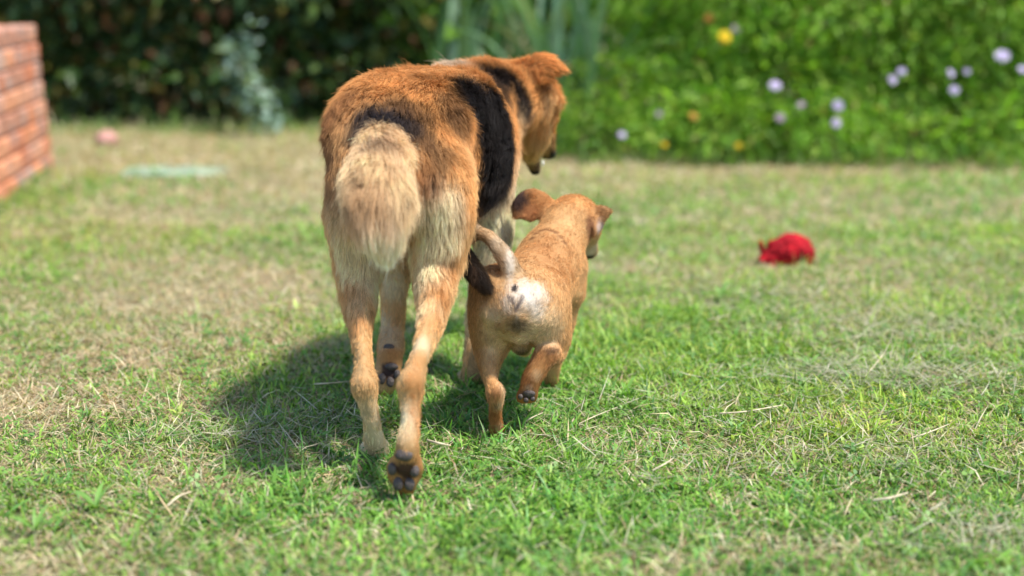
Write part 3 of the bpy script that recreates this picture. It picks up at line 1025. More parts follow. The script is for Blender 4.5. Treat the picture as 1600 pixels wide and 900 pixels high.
    for i, px in enumerate((30, 330, 560)):
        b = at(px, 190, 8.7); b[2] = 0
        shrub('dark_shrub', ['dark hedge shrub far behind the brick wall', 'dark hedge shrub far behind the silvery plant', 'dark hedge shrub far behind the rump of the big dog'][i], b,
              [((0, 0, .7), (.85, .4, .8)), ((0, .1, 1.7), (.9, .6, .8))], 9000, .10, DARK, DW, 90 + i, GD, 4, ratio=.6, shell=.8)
    # silvery plant
    b = ground_at(400, 211)
    shrub('silvery_shrub', 'pale silvery blue-green plant in front of the dark hedge', b,
          [((.05, 0, .09), (.07, .08, .10)), ((.0, .0, .22), (.075, .08, .11)), ((-.05, .02, .36), (.085, .08, .13)), ((-.03, .05, .48), (.06, .06, .10))],
          330, .048, [(0.33, 0.47, 0.41), (0.44, 0.56, 0.50), (0.24, 0.38, 0.32)], [.4, .3, .3], 71, None, 0, ratio=.75, shell=.9)
    # strap-leaved clumps: every leaf a part
    for (px, Y, n, ht, lab, seed) in ((905, 6.55, 34, 1.05, 'clump of long bluish strap leaves left of the flowering bushes', 1), (730, 7.3, 15, 1.1, 'tall grey-green strap-leaved clump behind the withers of the big dog', 2)):
        r = np.random.default_rng(300 + seed)
        b = at(px, 200, Y); b[2] = 0
        root = empty('strap_leaf_plant', tuple(b))
        for i in range(n):
            az = r.uniform(0, 6.28); L = ht * r.uniform(.7, 1.25); W = r.uniform(.014, .026); t0 = r.uniform(.05, .45); bend = r.uniform(.5, 1.7)
            V, F = [], []
            p = np.array([r.normal(0, .09), r.normal(0, .07), 0.0]); K = 9
            s = np.array([-math.sin(az), math.cos(az), 0])
            for k in range(K + 1):
                t = k / K
                w = W * min(1, .6 + 2 * t) * (1 - t ** 3) + .001
                a = t0 + bend * t * t
                dr = np.array([math.cos(az), math.sin(az), 0]) * math.sin(a) + np.array([0, 0, 1.0]) * math.cos(a)
                nn = np.cross(dr, s)
                V += [p - s * w + nn * w * .4, p, p + s * w + nn * w * .4]
                p = p + dr * L / K
            for k in range(K):
                q = 3 * k
                F += [(q, q + 1, q + 4, q + 3), (q + 1, q + 2, q + 5, q + 4)]
            c = np.array([(0.17, 0.31, 0.15), (0.25, 0.38, 0.23), (0.12, 0.25, 0.10), (0.40, 0.41, 0.27)][r.choice(4, p=[.4, .3, .2, .1])]) * r.uniform(.8, 1.2)
            mesh_obj('leaf', np_mesh('leaf', V, F, np.tile(c, (len(V), 1)), mat=M_STRAP), root)
        tag(root, lab, 'plant', 'strap-leaved clumps at the back of the lawn')


# ------------------------------------------------------------------ small things on the lawn
def make_slab():
    g0, g1 = ground_at(190, 268), ground_at(350, 268)
    c = (g0 + g1) / 2; hw = (g1[0] - g0[0]) / 2
    r = np.random.default_rng(5)
    n = 22
    V = []
    for z, k in ((-.03, 1.0), (.000, 1.0), (.006, .96)):
        for i in range(n):
            a = 2 * math.pi * i / n
            ca, sa = math.cos(a), math.sin(a)
            sq = (abs(ca) ** 4 + abs(sa) ** 4) ** -.25
            q = 1 + .05 * math.sin(3 * a + 1) + .03 * math.sin(7 * a)
            V.append((ca * sq * hw * k * q, sa * sq * .13 * k * q, z))
    V.append((0, 0, .007))
    me = bpy.data.meshes.new('stepping_stone')
    F = [(l * n + i, l * n + (i + 1) % n, (l + 1) * n + (i + 1) % n, (l + 1) * n + i) for l in (0, 1) for i in range(n)] + [(2 * n + i, 2 * n + (i + 1) % n, 3 * n) for i in range(n)]
    me.from_pydata(V, [], F); me.update()
    me.materials.append(plain_mat('slab', (0.22, 0.29, 0.21), .85, .2, .5, 10, .4, 50))
    o = mesh_obj('stepping_stone', me, loc=(c[0], c[1], 0))
    tag(o, 'flat grey-green stepping stone sunk in the lawn right of the wall', 'stone')
    M = plain_mat('pink_stone', (0.46, 0.24, 0.20), .8, .2, .25, 20, .4, 50)
    g = ground_at(167, 224)
    me, _ = blob_mesh('pink_stone', (0, 0, 0), (.055, .038, .04), (0, -1, 0), M, bump=.5, seed=4)
    o = mesh_obj('pink_stone', me, loc=(g[0], g[1], .022))
    tag(o, 'small pinkish stone at the foot of the dark hedge', 'stone')


def make_toy():
    """a chewed red toy animal: humped body, two ear knobs, snout and stubby legs"""
    c = ground_at(1228, 408)
    Y = c[1]
    RED = (0.52, 0.012, 0.022)
    L = [Limb([(at(1207, 400, Y), .030, .028), (at(1222, 394, Y), .042, .042), (at(1240, 391, Y + .005), .046, .048), (at(1256, 397, Y + .01), .030, .034)], (0, 1, 0), .015, RED, 0),
         Limb([(at(1200, 402, Y - .01), .024, .022), (at(1192, 405, Y - .02), .014, .013)], (0, 1, 0), .012, RED, 0)]
    V, Q = grow(L, .0028)
    root = empty('dog_toy', (c[0], c[1], 0))
    M = plain_mat('red_plush', (0.30, 0.006, 0.012), .8, .15, .55, 38, 1.0, 160)
    N = vnormals(V, Q)
    V = V + N * ((fbm(V, 80, 3, 3) - .5) * .013)[:, None]
    o = mesh_obj('body', np_mesh('body', V, Q, mat=M), root); localise(o, root)

    def lim(name, rows):
        V, Q = grow([Limb(rows, (0, 1, 0), .006, RED, 0)], .0018)
        V = V + vnormals(V, Q) * ((fbm(V, 110, 5, 2) - .5) * .004)[:, None]
        o = mesh_obj(name, np_mesh(name, V, Q, mat=M), root); localise(o, root)
    lim('ear', [(at(1192, 396, Y - .02), .008, .007), (at(1189, 383, Y - .025), .0085, .0075), (at(1188, 379, Y - .025), .006, .006)])
    lim('ear', [(at(1205, 394, Y + .0), .009, .008), (at(1203, 382, Y - .01), .0095, .008), (at(1202, 379, Y - .01), .007, .006)])
    lim('leg', [(at(1257, 400, Y), .011, .011), (at(1262, 408, Y - .01), .010, .010), (at(1266, 414, Y - .015), .008, .007)])
    lim('leg', [(at(1238, 404, Y - .02), .011, .011), (at(1240, 412, Y - .03), .009, .009)])
    lim('leg', [(at(1208, 408, Y - .02), .011, .011), (at(1208, 415, Y - .03), .009, .009)])
    tag(root, 'chewed red toy animal lying on the grass to the right', 'toy')


make_wall()
make_planting()
make_slab()
make_toy()


# ------------------------------------------------------------------ the big dog
ORANGE = (0.57, 0.275, 0.092)
TAN = (0.72, 0.44, 0.20)
CREAM = (0.90, 0.74, 0.49)
BLACK = (0.016, 0.012, 0.010)
UMBER = (0.13, 0.065, 0.03)
GREY = (0.42, 0.36, 0.28)


def PX(px, Y):
    return px * Y / F_PX


def big_dog():
    hs = 0.16                                   # the trunk points a little to the right
    side = (math.cos(math.atan(hs)), -math.sin(math.atan(hs)), 0)
    xs = lambda Y: -0.197 + hs * (Y - 2.34)
    rows = []
    for (Y, top, bot, hw, dx) in ((2.315, .500, .40, .045, 0), (2.36, .540, .375, .078, 0), (2.44, .590, .365, .098, -.010), (2.53, .617, .375, .100, -.014),
                                  (2.62, .618, .365, .104, -.004), (2.71, .612, .335, .124, .004), (2.80, .608, .312, .124, -.002),
                                  (2.885, .605, .315, .106, -.004), (2.95, .575, .345, .072, .0)):
        rows.append(((xs(Y) + dx, Y, (top + bot) / 2), hw, (top - bot) / 2))
    L = []
    L.append(Limb(rows, side, 0.03, ORANGE, 0.038, 0.46, n=30, comb=-1, down=0.45, region='trunk'))
    for sx, o_, r_ in ((-1, .076, .056), (1, .046, .050)):      # hip bones under the thick coat
        L.append(Limb([((xs(2.46) + sx * o_ - .004, 2.46, .545), r_, r_), ((xs(2.55) + sx * o_ * .88 - .010, 2.55, .568), r_, r_ * .93), ((xs(2.68) + sx * .06, 2.68, .565), .05, .048)], side, 0.04, ORANGE, 0.034, 0.42, comb=-1, down=0.45))
    # neck and ruff
    L.append(Limb([((xs(2.82), 2.82, .50), .100, .105), (at(758, 165, 2.95), .082, .086), (at(792, 155, 3.02), .070, .072), (at(818, 148, 3.06), .062, .064)],
                  (0.7, -0.3, 0.3), 0.04, ORANGE, 0.034, 0.45, comb=-1, down=0.35))
    # skull, muzzle, jaw
    L.append(Limb([(at(806, 146, 3.05), .052, .052), (at(824, 152, 3.09), .056, .056), (at(836, 178, 3.12), .048, .048)], (0.8, -0.5, 0), 0.03, ORANGE, 0.024, 0.4, comb=-1, down=0.2))
    L.append(Limb([(at(838, 188, 3.12), .038, .038), (at(849, 212, 3.16), .027, .028), (at(854, 234, 3.19), .021, .022)], (0.8, -0.6, 0), 0.016, ORANGE, 0.009, 0.25, comb=-1))
    L.append(Limb([(at(830, 212, 3.11), .030, .028), (at(831, 245, 3.125), .020, .019), (at(836, 266, 3.14), .013, .012)], (0.8, -0.6, 0), 0.012, TAN, 0.009, 0.25, comb=-1))
    # ruff along the cheek and throat
    L.append(Limb([(at(826, 168, 3.04), .040, .036), (at(830, 205, 3.06), .036, .032), (at(829, 232, 3.08), .020, .020)], (1, 0, 0), 0.02, (0.76, .47, .20), 0.034, 0.40))
    # cheek ruff below the ear
    L.append(Limb([(at(836, 160, 3.06), .034, .030), (at(853, 162, 3.05), .027, .022), (at(867, 158, 3.04), .010, .010)], (0, .3, 1), 0.02, (0.76, .40, .14), 0.038, 0.45))
    # ears: folded flaps, the right one held out to the side
    L.append(Limb([(at(822, 118, 3.03), .036, .016), (at(842, 108, 3.01), .036, .013), (at(860, 105, 3.0), .025, .010), (at(878, 108, 2.99), .007, .006)], (0.1, 0.35, 1.0), 0.012, (0.72, .33, .10), 0.021, 0.42))
    L.append(Limb([(at(775, 128, 3.09), .032, .015), (at(755, 110, 3.09), .028, .012), (at(737, 97, 3.08), .010, .008)], (0.2, 0.8, 0.5), 0.016, TAN, 0.014, 0.4))
    # hind legs: the left one stands, the right one pushes off with its sole to the rear
    L.append(Limb([((-0.245, 2.45, .50), .064, .085), (at(560, 320, 2.42), PX(46, 2.41), .092), (at(562, 385, 2.42), PX(38, 2.4), .080), (at(561, 445, 2.395), PX(27, 2.4), .056),
                   (at(563, 507, 2.335), PX(18, 2.33), .036), (at(568, 560, 2.28), PX(14, 2.3), .025), (at(570, 602, 2.245), PX(17, 2.25), .027)],
                  (1, 0, 0), 0.03, TAN, 0.031, 0.40, down=0.3, region='thigh'))
    L.append(Limb([(at(569, 600, 2.245), PX(17, 2.25), .026), (at(576, 634, 2.250), PX(14, 2.25), .019), (at(582, 668, 2.265), PX(14, 2.25), .018), (at(586, 692, 2.29), PX(18, 2.25), .021), (at(587, 703, 2.315), PX(20, 2.25), .022)],
                  (1, 0, 0), 0.018, TAN, 0.013, 0.32))
    for dx in (-17, -6, 5, 15):
        L.append(Limb([(at(587 + dx * .7, 700, 2.31), .0115, .015), (at(587 + dx, 704, 2.35), .0115, .014), (at(587 + dx * 1.05, 702, 2.375), .0095, .010)], (1, 0, 0), 0.006, CREAM, 0.009, 0.3, n=5))
    L.append(Limb([((-0.134, 2.43, .47), .056, .080), (at(691, 305, 2.39), PX(46, 2.4), .090), (at(687, 370, 2.39), PX(42, 2.4), .082), (at(680, 420, 2.365), PX(33, 2.35), .060),
                   (at(677, 476, 2.30), PX(24, 2.25), .042), (at(671, 512, 2.25), PX(19, 2.25), .032), (at(657, 556, 2.18), PX(14, 2.2), .023), (at(642, 602, 2.13), PX(18, 2.15), .026)],
                  (1, 0, 0), 0.03, TAN, 0.031, 0.40, down=0.3, region='thigh'))
    L.append(Limb([(at(641, 600, 2.13), PX(18, 2.15), .025), (at(641, 634, 2.118), PX(15, 2.15), .019), (at(640, 665, 2.103), PX(15, 2.15), .018), (at(637, 696, 2.092), PX(19, 2.15), .021), (at(635, 722, 2.10), PX(21, 2.15), .020)],
                  (1, 0, 0), 0.018, TAN, 0.013, 0.32))
    for dx, dy in ((-19, -16), (-9, 4), (7, 4), (17, -16)):
        L.append(Limb([(at(635 + dx * .6, 718, 2.105), .012, .014), (at(634 + dx, 745 + dy, 2.105), .0115, .012), (at(633 + dx, 762 + dy, 2.118), .0085, .009)], (1, 0, 0), 0.006, ORANGE, 0.008, 0.3, n=5))
    # front legs: the left one lifted, its sole turned up to the rear
    L.append(Limb([((-0.200, 2.80, .42), .05, .075), (at(622, 380, 2.79), .042, .055), (at(616, 440, 2.77), .029, .034), (at(614, 500, 2.745), .0235, .025), (at(611, 540, 2.715), .024, .025)],
                  (1, 0, 0), 0.03, TAN, 0.014, 0.3))
    L.append(Limb([(at(611, 536, 2.715), .024, .024), (at(609, 562, 2.675), .026, .021), (at(606, 582, 2.66), .026, .018)], (1, 0, 0), 0.014, ORANGE, 0.009, 0.3))
    for dx, dy in ((-14, -6), (-6, 4), (5, 4), (14, -6)):
        L.append(Limb([(at(606 + dx * .6, 580, 2.66), .012, .013), (at(604 + dx, 597 + dy, 2.648), .0115, .012), (at(602 + dx, 607 + dy, 2.652), .009, .009)], (1, 0, 0), 0.006, TAN, 0.007, 0.3, n=5))
    L.append(Limb([((-0.055, 2.82, .43), .05, .075), (at(772, 360, 2.81), .040, .055), (at(755, 440, 2.785), .027, .032), (at(744, 520, 2.765), .021, .023), (at(739, 575, 2.75), .021, .022), (at(738, 590, 2.765), .024, .022)],
                  (1, 0, 0), 0.03, CREAM, 0.018, 0.3))
    for dx in (-15, -5, 5, 15):
        L.append(Limb([(at(738 + dx * .7, 589, 2.765), .012, .014), (at(738 + dx, 588, 2.80), .012, .013), (at(738 + dx, 586, 2.825), .009, .009)], (1, 0, 0), 0.006, CREAM, 0.008, 0.3, n=5))
    # tail
    TL = (0.80, 0.58, 0.34)
    L.append(Limb([(at(603, 202, 2.40), .024, .024), (at(599, 224, 2.31), .028, .026), (at(592, 262, 2.225), .042, .030), (at(589, 302, 2.17), .045, .031), (at(592, 340, 2.15), .036, .028), (at(596, 368, 2.15), .020, .018)],
                  (1, 0, 0), 0.014, TL, 0.050, 0.34, n=20, region='tail'))
    V, Q = grow(L, 0.0048)
    B = []
    P_ = lambda px, py, Y, r, color, **k: B.append(dict(c=(on_surface(V, px, py) if Y is None else at(px, py, Y)), r=(r if hasattr(r, '__len__') else (r,) * 3), color=color, **k))
    # breeches, belly and inner legs pale
    for (px, py, r_, a_) in ((700, 310, .034, .7), (690, 335, .036, .85), (700, 360, .040, .8), (680, 390, .036, .6), (660, 365, .03, .7), (650, 430, .030, .75), (652, 480, .028, .5), (655, 530, .02, .5),
                            (520, 330, .040, .45), (535, 390, .036, .7), (560, 420, .036, .8), (590, 440, .03, .85), (550, 470, .028, .4), (590, 500, .02, .6), (640, 640, .02, .6), (625, 665, .02, .5), (575, 650, .03, .5), (590, 690, .03, .7),
                            (612, 450, .03, .7), (618, 520, .03, .4)):
        P_(px, py, None, r_, CREAM, soft=.6, amt=a_, seed=px)
    P_(610, 380, 2.42, (.06, .12, .05), CREAM, soft=.5, amt=.9)
    P_(780, 340, 2.80, (.05, .14, .055), CREAM, soft=.5, amt=.95)
    for (px, py, r_, a_) in ((735, 330, .030, .35), (715, 410, .030, .6), (700, 455, .026, .7), (690, 500, .022, .6), (545, 500, .022, .5), (540, 450, .02, .4), (668, 560, .018, .6), (655, 600, .018, .7), (610, 550, .02, .8)):
        P_(px, py, None, r_, (0.56, .25, .075), soft=.6, amt=a_, seed=px)
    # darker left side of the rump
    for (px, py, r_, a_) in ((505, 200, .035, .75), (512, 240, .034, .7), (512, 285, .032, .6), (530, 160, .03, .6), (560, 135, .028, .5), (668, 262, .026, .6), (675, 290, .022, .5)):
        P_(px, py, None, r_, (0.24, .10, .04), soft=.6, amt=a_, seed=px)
    # lighter yellow streaks on the back
    for (px, py, r_, a_) in ((600, 125, .04, .5), (660, 150, .035, .45), (690, 200, .035, .5), (720, 250, .03, .5), (700, 130, .03, .4), (740, 290, .03, .6)):
        P_(px, py, None, r_, (0.74, .36, .11), soft=.7, amt=a_, seed=px)
    # black at the root of the tail, bleeding to brown on the right
    for (px, py, r_, c_, a_) in ((655, 170, .030, UMBER, .7), (665, 205, .028, UMBER, .8), (690, 235, .024, UMBER, .55), (620, 155, .028, UMBER, .8), (575, 175, .032, (.03, .025, .028), .95), (605, 178, .036, (.026, .022, .024), 1), (640, 185, .028, (.035, .025, .022), .9), (560, 195, .022, (.06, .04, .03), .7)):
        P_(px, py, None, r_, c_, soft=.4, amt=a_, seed=px)
    # saddle over the right ribs
    for (px, py, r_, c_, a_) in ((705, 150, .026, UMBER, .6), (720, 180, .024, UMBER, .6), (738, 225, .02, UMBER, .5), (748, 270, .02, UMBER, .5), (728, 140, .028, BLACK, .9), (748, 148, .036, BLACK, 1), (758, 185, .036, BLACK, 1), (775, 165, .036, BLACK, 1), (775, 210, .036, BLACK, 1), (792, 195, .034, BLACK, 1),
                               (782, 240, .038, BLACK, 1), (798, 235, .034, BLACK, 1), (780, 275, .036, BLACK, 1), (795, 270, .034, BLACK, 1), (770, 305, .028, (.03, .022, .018), .95), (785, 300, .030, (.03, .022, .018), .95), (765, 325, .016, (.05, .04, .03), .8)):
        P_(px, py, None, (r_, r_ * 2.0, r_ * 1.15), c_, soft=.25, amt=a_, seed=3, noise=.35)
    # black nape
    for (px, py, r_, c_, a_) in ((785, 135, .034, BLACK, .8), (770, 108, .036, (.03, .02, .015), .85), (795, 118, .042, BLACK, .95), (815, 138, .040, BLACK, .95), (830, 165, .032, BLACK, .95), (815, 165, .030, BLACK, .8), (838, 186, .020, (.05, .035, .025), .8)):
        P_(px, py, None, r_, c_, soft=.4, amt=a_, seed=px, noise=.5)
    P_(800, 148, 2.86, (.010, .05, .030), ORANGE, soft=.5, amt=.7)
    P_(820, 230, 2.88, (.022, .06, .075), (0.76, .52, .28), soft=.5, amt=.9)
    P_(700, 98, 2.87, (.050, .08, .026), (0.62, .50, .36), soft=.45, amt=.85, noise=.5)
    P_(812, 240, 2.95, (.03, .06, .05), CREAM, soft=.5, amt=.8)
    P_(846, 195, None, .03, (0.70, .34, .11), soft=.6, amt=.6)
    # lips, dark ear edge, painted shade under the ear
    P_(846, 254, 3.15, (.022, .05, .014), BLACK, soft=.3, fur=.004)
    P_(862, 240, 3.19, (.008, .05, .016), BLACK, soft=.4, fur=.004)
    P_(828, 258, 3.12, (.03, .05, .022), (.20, .09, .04), soft=.5, amt=.7)
    P_(852, 222, 3.17, (.020, .05, .022), (.26, .115, .045), soft=.5, amt=.75)
    P_(838, 274, 3.14, (.024, .04, .014), (0.03, .02, .018), soft=.35, fur=.004)
    P_(880, 114, 2.99, (.008, .03, .006), UMBER, soft=.4)
    P_(846, 132, 3.03, (.022, .03, .009), (0.16, .06, .025), soft=.5, amt=.8)  # recess between ear and cheek, its shade painted into the coat
    P_(868, 152, None, .022, (0.86, .56, .26), soft=.6, amt=.7)
    # tail: brown streaks at the left, white toward the tip
    for (px, py, r_, c_, a_) in ((600, 215, .022, (.40, .26, .15), .7), (535, 290, .03, (.38, .21, .10), .75), (550, 330, .03, (.44, .25, .12), .7), (575, 280, .022, (.50, .30, .15), .5), (600, 320, .018, (.46, .25, .11), .6), (605, 355, .016, (.50, .28, .13), .5),
                                 (590, 250, .026, (.84, .60, .34), .5), (640, 290, .024, (.86, .64, .38), .5), (598, 388, .036, (.92, .80, .60), .9), (575, 370, .02, (.80, .62, .40), .6)):
        P_(px, py, None, (r_, r_, r_ * 1.5), c_, soft=.6, amt=a_, seed=px)
    # feet
    P_(637, 715, 2.10, (.05, .03, .035), ORANGE, soft=.4, amt=.8, fur=.008)
    P_(655, 640, 2.12, (.018, .04, .09), (0.48, .22, .075), soft=.5, amt=.7)
    P_(634, 735, 2.085, (.018, .014, .020), (.10, .05, .035), soft=.3, fur=.002)
    P_(608, 580, 2.64, (.020, .014, .020), (.09, .05, .04), soft=.3, fur=.002)
    for (px, py, Y, f_) in ((564, 455, 2.38, .025), (681, 435, 2.34, .026), (566, 500, 2.34, .018), (568, 545, 2.30, .012), (570, 585, 2.26, .010), (572, 620, 2.25, .011), (676, 480, 2.30, .018), (668, 525, 2.24, .012), (655, 565, 2.18, .010), (642, 608, 2.13, .011)):
        P_(px, py, Y, (.05, .06, .04), None, soft=.5, fur=f_)
    P_(738, 560, 2.75, (.05, .06, .07), (0.62, .38, .18), soft=.5, amt=.8)
    P_(588, 705, 2.34, (.05, .07, .03), CREAM, soft=.4, amt=.7)
    col, fur, lift, comb = paint_coat(V, L, B)
    mot = fbm(V, 30, 40)[:, None]
    col = np.clip(col * (0.76 + 0.5 * mot), 0, .93)
    # long hair: breeches behind the thighs, ruff
    root = empty('dog', (-0.17, 2.55, 0))
    N = vnormals(V, Q)
    me = np_mesh('body', V, Q, col * 0.55, mat=M_SKIN)
    body = mesh_obj('body', me, root); localise(body, root)
    f = make_fur('fur', V, Q, N, col, fur, lift, comb, 260000, body, seed=2, rad=0.00027, clump=0.011, clump_amt=0.65, wild=0.3, vary=0.6, big_lock=0.028)
    # paw pads
    back = (0, -1, 0.08)
    for (px, py, Y, rx, rz) in ((631, 711, 2.0755, 15, 11), (613, 733, 2.089, 7.5, 11), (648, 736, 2.088, 8, 11.5), (622, 756, 2.09, 8.5, 12), (640, 757, 2.09, 8.5, 12)):
        blob('paw_pad', at(px, py, Y), (PX(rx, Y), PX(rz, Y), .007), back, M_PAD, root, bump=.25, seed=px)
    for (px, py, Y, rx, rz) in ((608, 543, 2.676, 9, 6.5), (612, 573, 2.642, 11, 6), (597, 592, 2.634, 6.5, 9), (610, 597, 2.634, 6.5, 9), (621, 585, 2.638, 5.5, 8)):
        blob('paw_pad', at(px, py, Y), (PX(rx, Y), PX(rz, Y), .005), (0, -1, .15), M_PAD, root, bump=.25, seed=px)
    blob('nose', at(859, 240, 3.215), (.017, .014, .013), (.5, .6, -.4), M_NOSE, root, bump=.2)
    blob('tooth', at(848, 255, 3.15), (.003, .007, .003), (.5, -.6, 0), M_TOOTH, root)
    for px, Y in ((858, 3.14), (820, 3.16)):
        blob('eye', at(px, 172, Y), (.009, .009, .009), (.7, -.2, 0), M_EYE, root)
    tag(root, 'large fluffy tan and black dog walking away with hanging bushy tail', 'dog')
    return root


# ------------------------------------------------------------------ the small dog
def small_dog():
    GOLD = (0.57, 0.33, 0.14)
    RUST = (0.40, 0.175, 0.058)
    PALE = (0.66, 0.47, 0.27)
    WHITE = (0.66, 0.60, 0.52)
    hs = 0.27
    side = (math.cos(math.atan(hs)), -math.sin(math.atan(hs)), 0)
    L = []
    L.append(Limb([(at(808, 480, 2.405), .045, .045), (at(811, 478, 2.44), .074, .066), (at(820, 465, 2.50), .076, .072), (at(833, 450, 2.56), .067, .070),
                   (at(845, 438, 2.62), .064, .074), (at(855, 425, 2.68), .064, .076), (at(864, 412, 2.72), .050, .06)],
                  side, 0.02, GOLD, 0.0105, 0.28, n=24, comb=-1, down=0.2))
    L.append(Limb([(at(860, 405, 2.67), .053, .052), (at(872, 380, 2.72), .050, .050), (at(884, 358, 2.76), .047, .047)], (0.9, -0.3, 0), 0.03, GOLD, 0.0105, 0.28, comb=-1))
    L.append(Limb([(at(888, 350, 2.765), .050, .047), (at(897, 342, 2.80), .052, .048), (at(907, 352, 2.835), .043, .042)], (0.85, -0.5, 0), 0.02, GOLD, 0.0105, 0.32, comb=-1))
    L.append(Limb([(at(909, 362, 2.83), .032, .030), (at(917, 380, 2.86), .023, .022), (at(922, 392, 2.88), .017, .016)], (0.85, -0.5, 0), 0.014, GOLD, 0.005, 0.2, comb=-1))
    L.append(Limb([(at(908, 378, 2.83), .020, .018), (at(912, 394, 2.85), .013, .012), (at(915, 400, 2.865), .009, .008)], (0.85, -0.5, 0), 0.010, (0.5, .4, .3), 0.005, 0.2, comb=-1))
    # ears
    L.append(Limb([(at(862, 328, 2.79), .018, .012), (at(845, 321, 2.775), .028, .008), (at(828, 321, 2.76), .034, .006), (at(814, 328, 2.75), .025, .005), (at(806, 338, 2.745), .008, .004)], (0.35, 0.3, 1.0), 0.008, RUST, 0.009, 0.3))
    L.append(Limb([(at(912, 348, 2.78), .022, .013), (at(928, 341, 2.765), .026, .008), (at(941, 335, 2.75), .020, .006), (at(952, 331, 2.74), .007, .004)], (0.1, 0.45, 1.0), 0.008, GOLD, 0.009, 0.32))
    L.append(Limb([(at(936, 342, 2.748), .014, .005), (at(933, 356, 2.738), .012, .004), (at(928, 370, 2.735), .004, .003)], (0.8, 0.6, 0.2), 0.006, RUST, 0.006, 0.25, n=6))
    # hind legs
    L.append(Limb([(at(774, 455, 2.47), .046, .055), (at(768, 490, 2.46), .041, .058), (at(767, 530, 2.465), .034, .052), (at(764, 566, 2.43), .0185, .032), (at(767, 594, 2.395), .0115, .019), (at(774, 616, 2.365), .0125, .017)],
                  (1, 0, 0), 0.02, GOLD, 0.0095, 0.34))
    L.append(Limb([(at(775, 612, 2.368), .0118, .016), (at(775, 628, 2.372), .0112, .014), (at(774, 650, 2.385), .0100, .011), (at(776, 668, 2.40), .0115, .012), (at(777, 675, 2.42), .013, .012)], (1, 0, 0), 0.010, RUST, 0.009, 0.42))
    for dx in (-9, -3, 3, 9):
        L.append(Limb([(at(777 + dx * .7, 674, 2.42), .0065, .009), (at(777 + dx, 675, 2.445), .0062, .008), (at(777 + dx, 673, 2.458), .005, .006)], (1, 0, 0), 0.004, RUST, 0.004, 0.2, n=5))
    L.append(Limb([(at(846, 460, 2.47), .046, .055), (at(853, 490, 2.46), .043, .058), (at(862, 522, 2.47), .035, .050), (at(866, 542, 2.46), .024, .034), (at(857, 552, 2.42), .020, .020)],
                  (1, 0, 0), 0.02, GOLD, 0.0095, 0.34))
    L.append(Limb([(at(856, 548, 2.42), .0205, .020), (at(843, 570, 2.41), .018, .017), (at(832, 590, 2.405), .0165, .016), (at(825, 612, 2.405), .0165, .014)], (0.9, 0, 0.4), 0.010, RUST, 0.009, 0.42))
    for dx in (-9, -3, 4, 10):
        L.append(Limb([(at(825 + dx * .7, 611, 2.405), .008, .009), (at(823 + dx * 1.15, 621 - abs(dx) * .3, 2.41), .0072, .008), (at(822 + dx * 1.15, 627 - abs(dx) * .3, 2.418), .0055, .006)], (0.9, 0, 0.3), 0.004, RUST, 0.004, 0.2, n=5))
    # front legs
    L.append(Limb([(at(880, 455, 2.69), .035, .045), (at(876, 510, 2.69), .026, .032), (at(866, 560, 2.70), .0165, .018), (at(862, 588, 2.715), .014, .015), (at(861, 594, 2.735), .015, .012)], (1, 0, 0), 0.02, GOLD, 0.0085, 0.3))
    L.append(Limb([(at(812, 470, 2.69), .035, .045), (at(797, 510, 2.69), .026, .032), (at(776, 556, 2.69), .0165, .018), (at(768, 586, 2.70), .013, .015), (at(766, 598, 2.72), .014, .012)], (1, 0, 0), 0.02, GOLD, 0.0085, 0.3))
    for px_, py_ in ((894, 432), (826, 432)):
        L.append(Limb([(at(px_, py_ - 14, 2.69), .026, .034), (at(px_, py_ + 25, 2.675), .022, .03)], (1, 0, 0), 0.02, GOLD, 0.0095, 0.3, n=4))
    # sit bones, sheath
    L.append(Limb([(at(766, 487, 2.402), .013, .011), (at(766, 494, 2.397), .011, .010)], (1, 0, 0), 0.014, PALE, 0.006, 0.25, n=4))
    L.append(Limb([(at(849, 492, 2.402), .013, .011), (at(849, 499, 2.397), .011, .010)], (1, 0, 0), 0.014, PALE, 0.006, 0.25, n=4))
    L.append(Limb([(at(811, 508, 2.402), .016, .013), (at(811, 522, 2.405), .017, .014)], (1, 0, 0), 0.014, PALE, 0.006, 0.25, n=4))
    L.append(Limb([(at(814, 540, 2.47), .016, .016), (at(820, 545, 2.55), .014, .014)], (1, 0, 0), 0.016, PALE, 0.008, 0.25, n=5))
    # tail: up, over to the left and down again to a black tip
    L.append(Limb([(at(805, 444, 2.425), .019, .017), (at(797, 418, 2.425), .0165, .015), (at(783, 392, 2.445), .0140, .013), (at(763, 370, 2.48), .0115, .011), (at(744, 362, 2.515), .0095, .0095)],
                  (1, 0, 0), 0.014, (0.42, 0.30, 0.18), 0.011, 0.25, n=18))
    L.append(Limb([(at(744, 362, 2.515), .0125, .012), (at(725, 376, 2.53), .012, .012), (at(726, 400, 2.50), .013, .013), (at(742, 426, 2.43), .0150, .014), (at(759, 448, 2.39), .009, .009)],
                  (1, 0, 0), 0.008, BLACK, 0.019, 0.3, n=18))
    V, Q = grow(L, 0.003)
    B = []
    P_ = lambda px, py, Y, r, color, **k: B.append(dict(c=(on_surface(V, px, py) if Y is None else at(px, py, Y)), r=(r if hasattr(r, '__len__') else (r,) * 3), color=color, **{'noise': .3, 'ns': 60, **k}))
    P_(860, 405, 2.58, (.055, .13, .05), RUST, soft=.7, amt=.75)
    P_(790, 415, 2.46, (.018, .04, .03), RUST, soft=.5, amt=.8)
    P_(770, 520, 2.40, (.030, .03, .05), PALE, soft=.6, amt=.7)
    P_(740, 530, 2.42, (.016, .05, .09), RUST, soft=.6, amt=.5)
    P_(850, 520, 2.40, (.040, .03, .045), PALE, soft=.6, amt=.8)
    P_(815, 530, 2.40, (.05, .05, .03), PALE, soft=.5, amt=.7)
    P_(788, 585, 2.38, (.012, .03, .05), PALE, soft=.4, amt=.9)
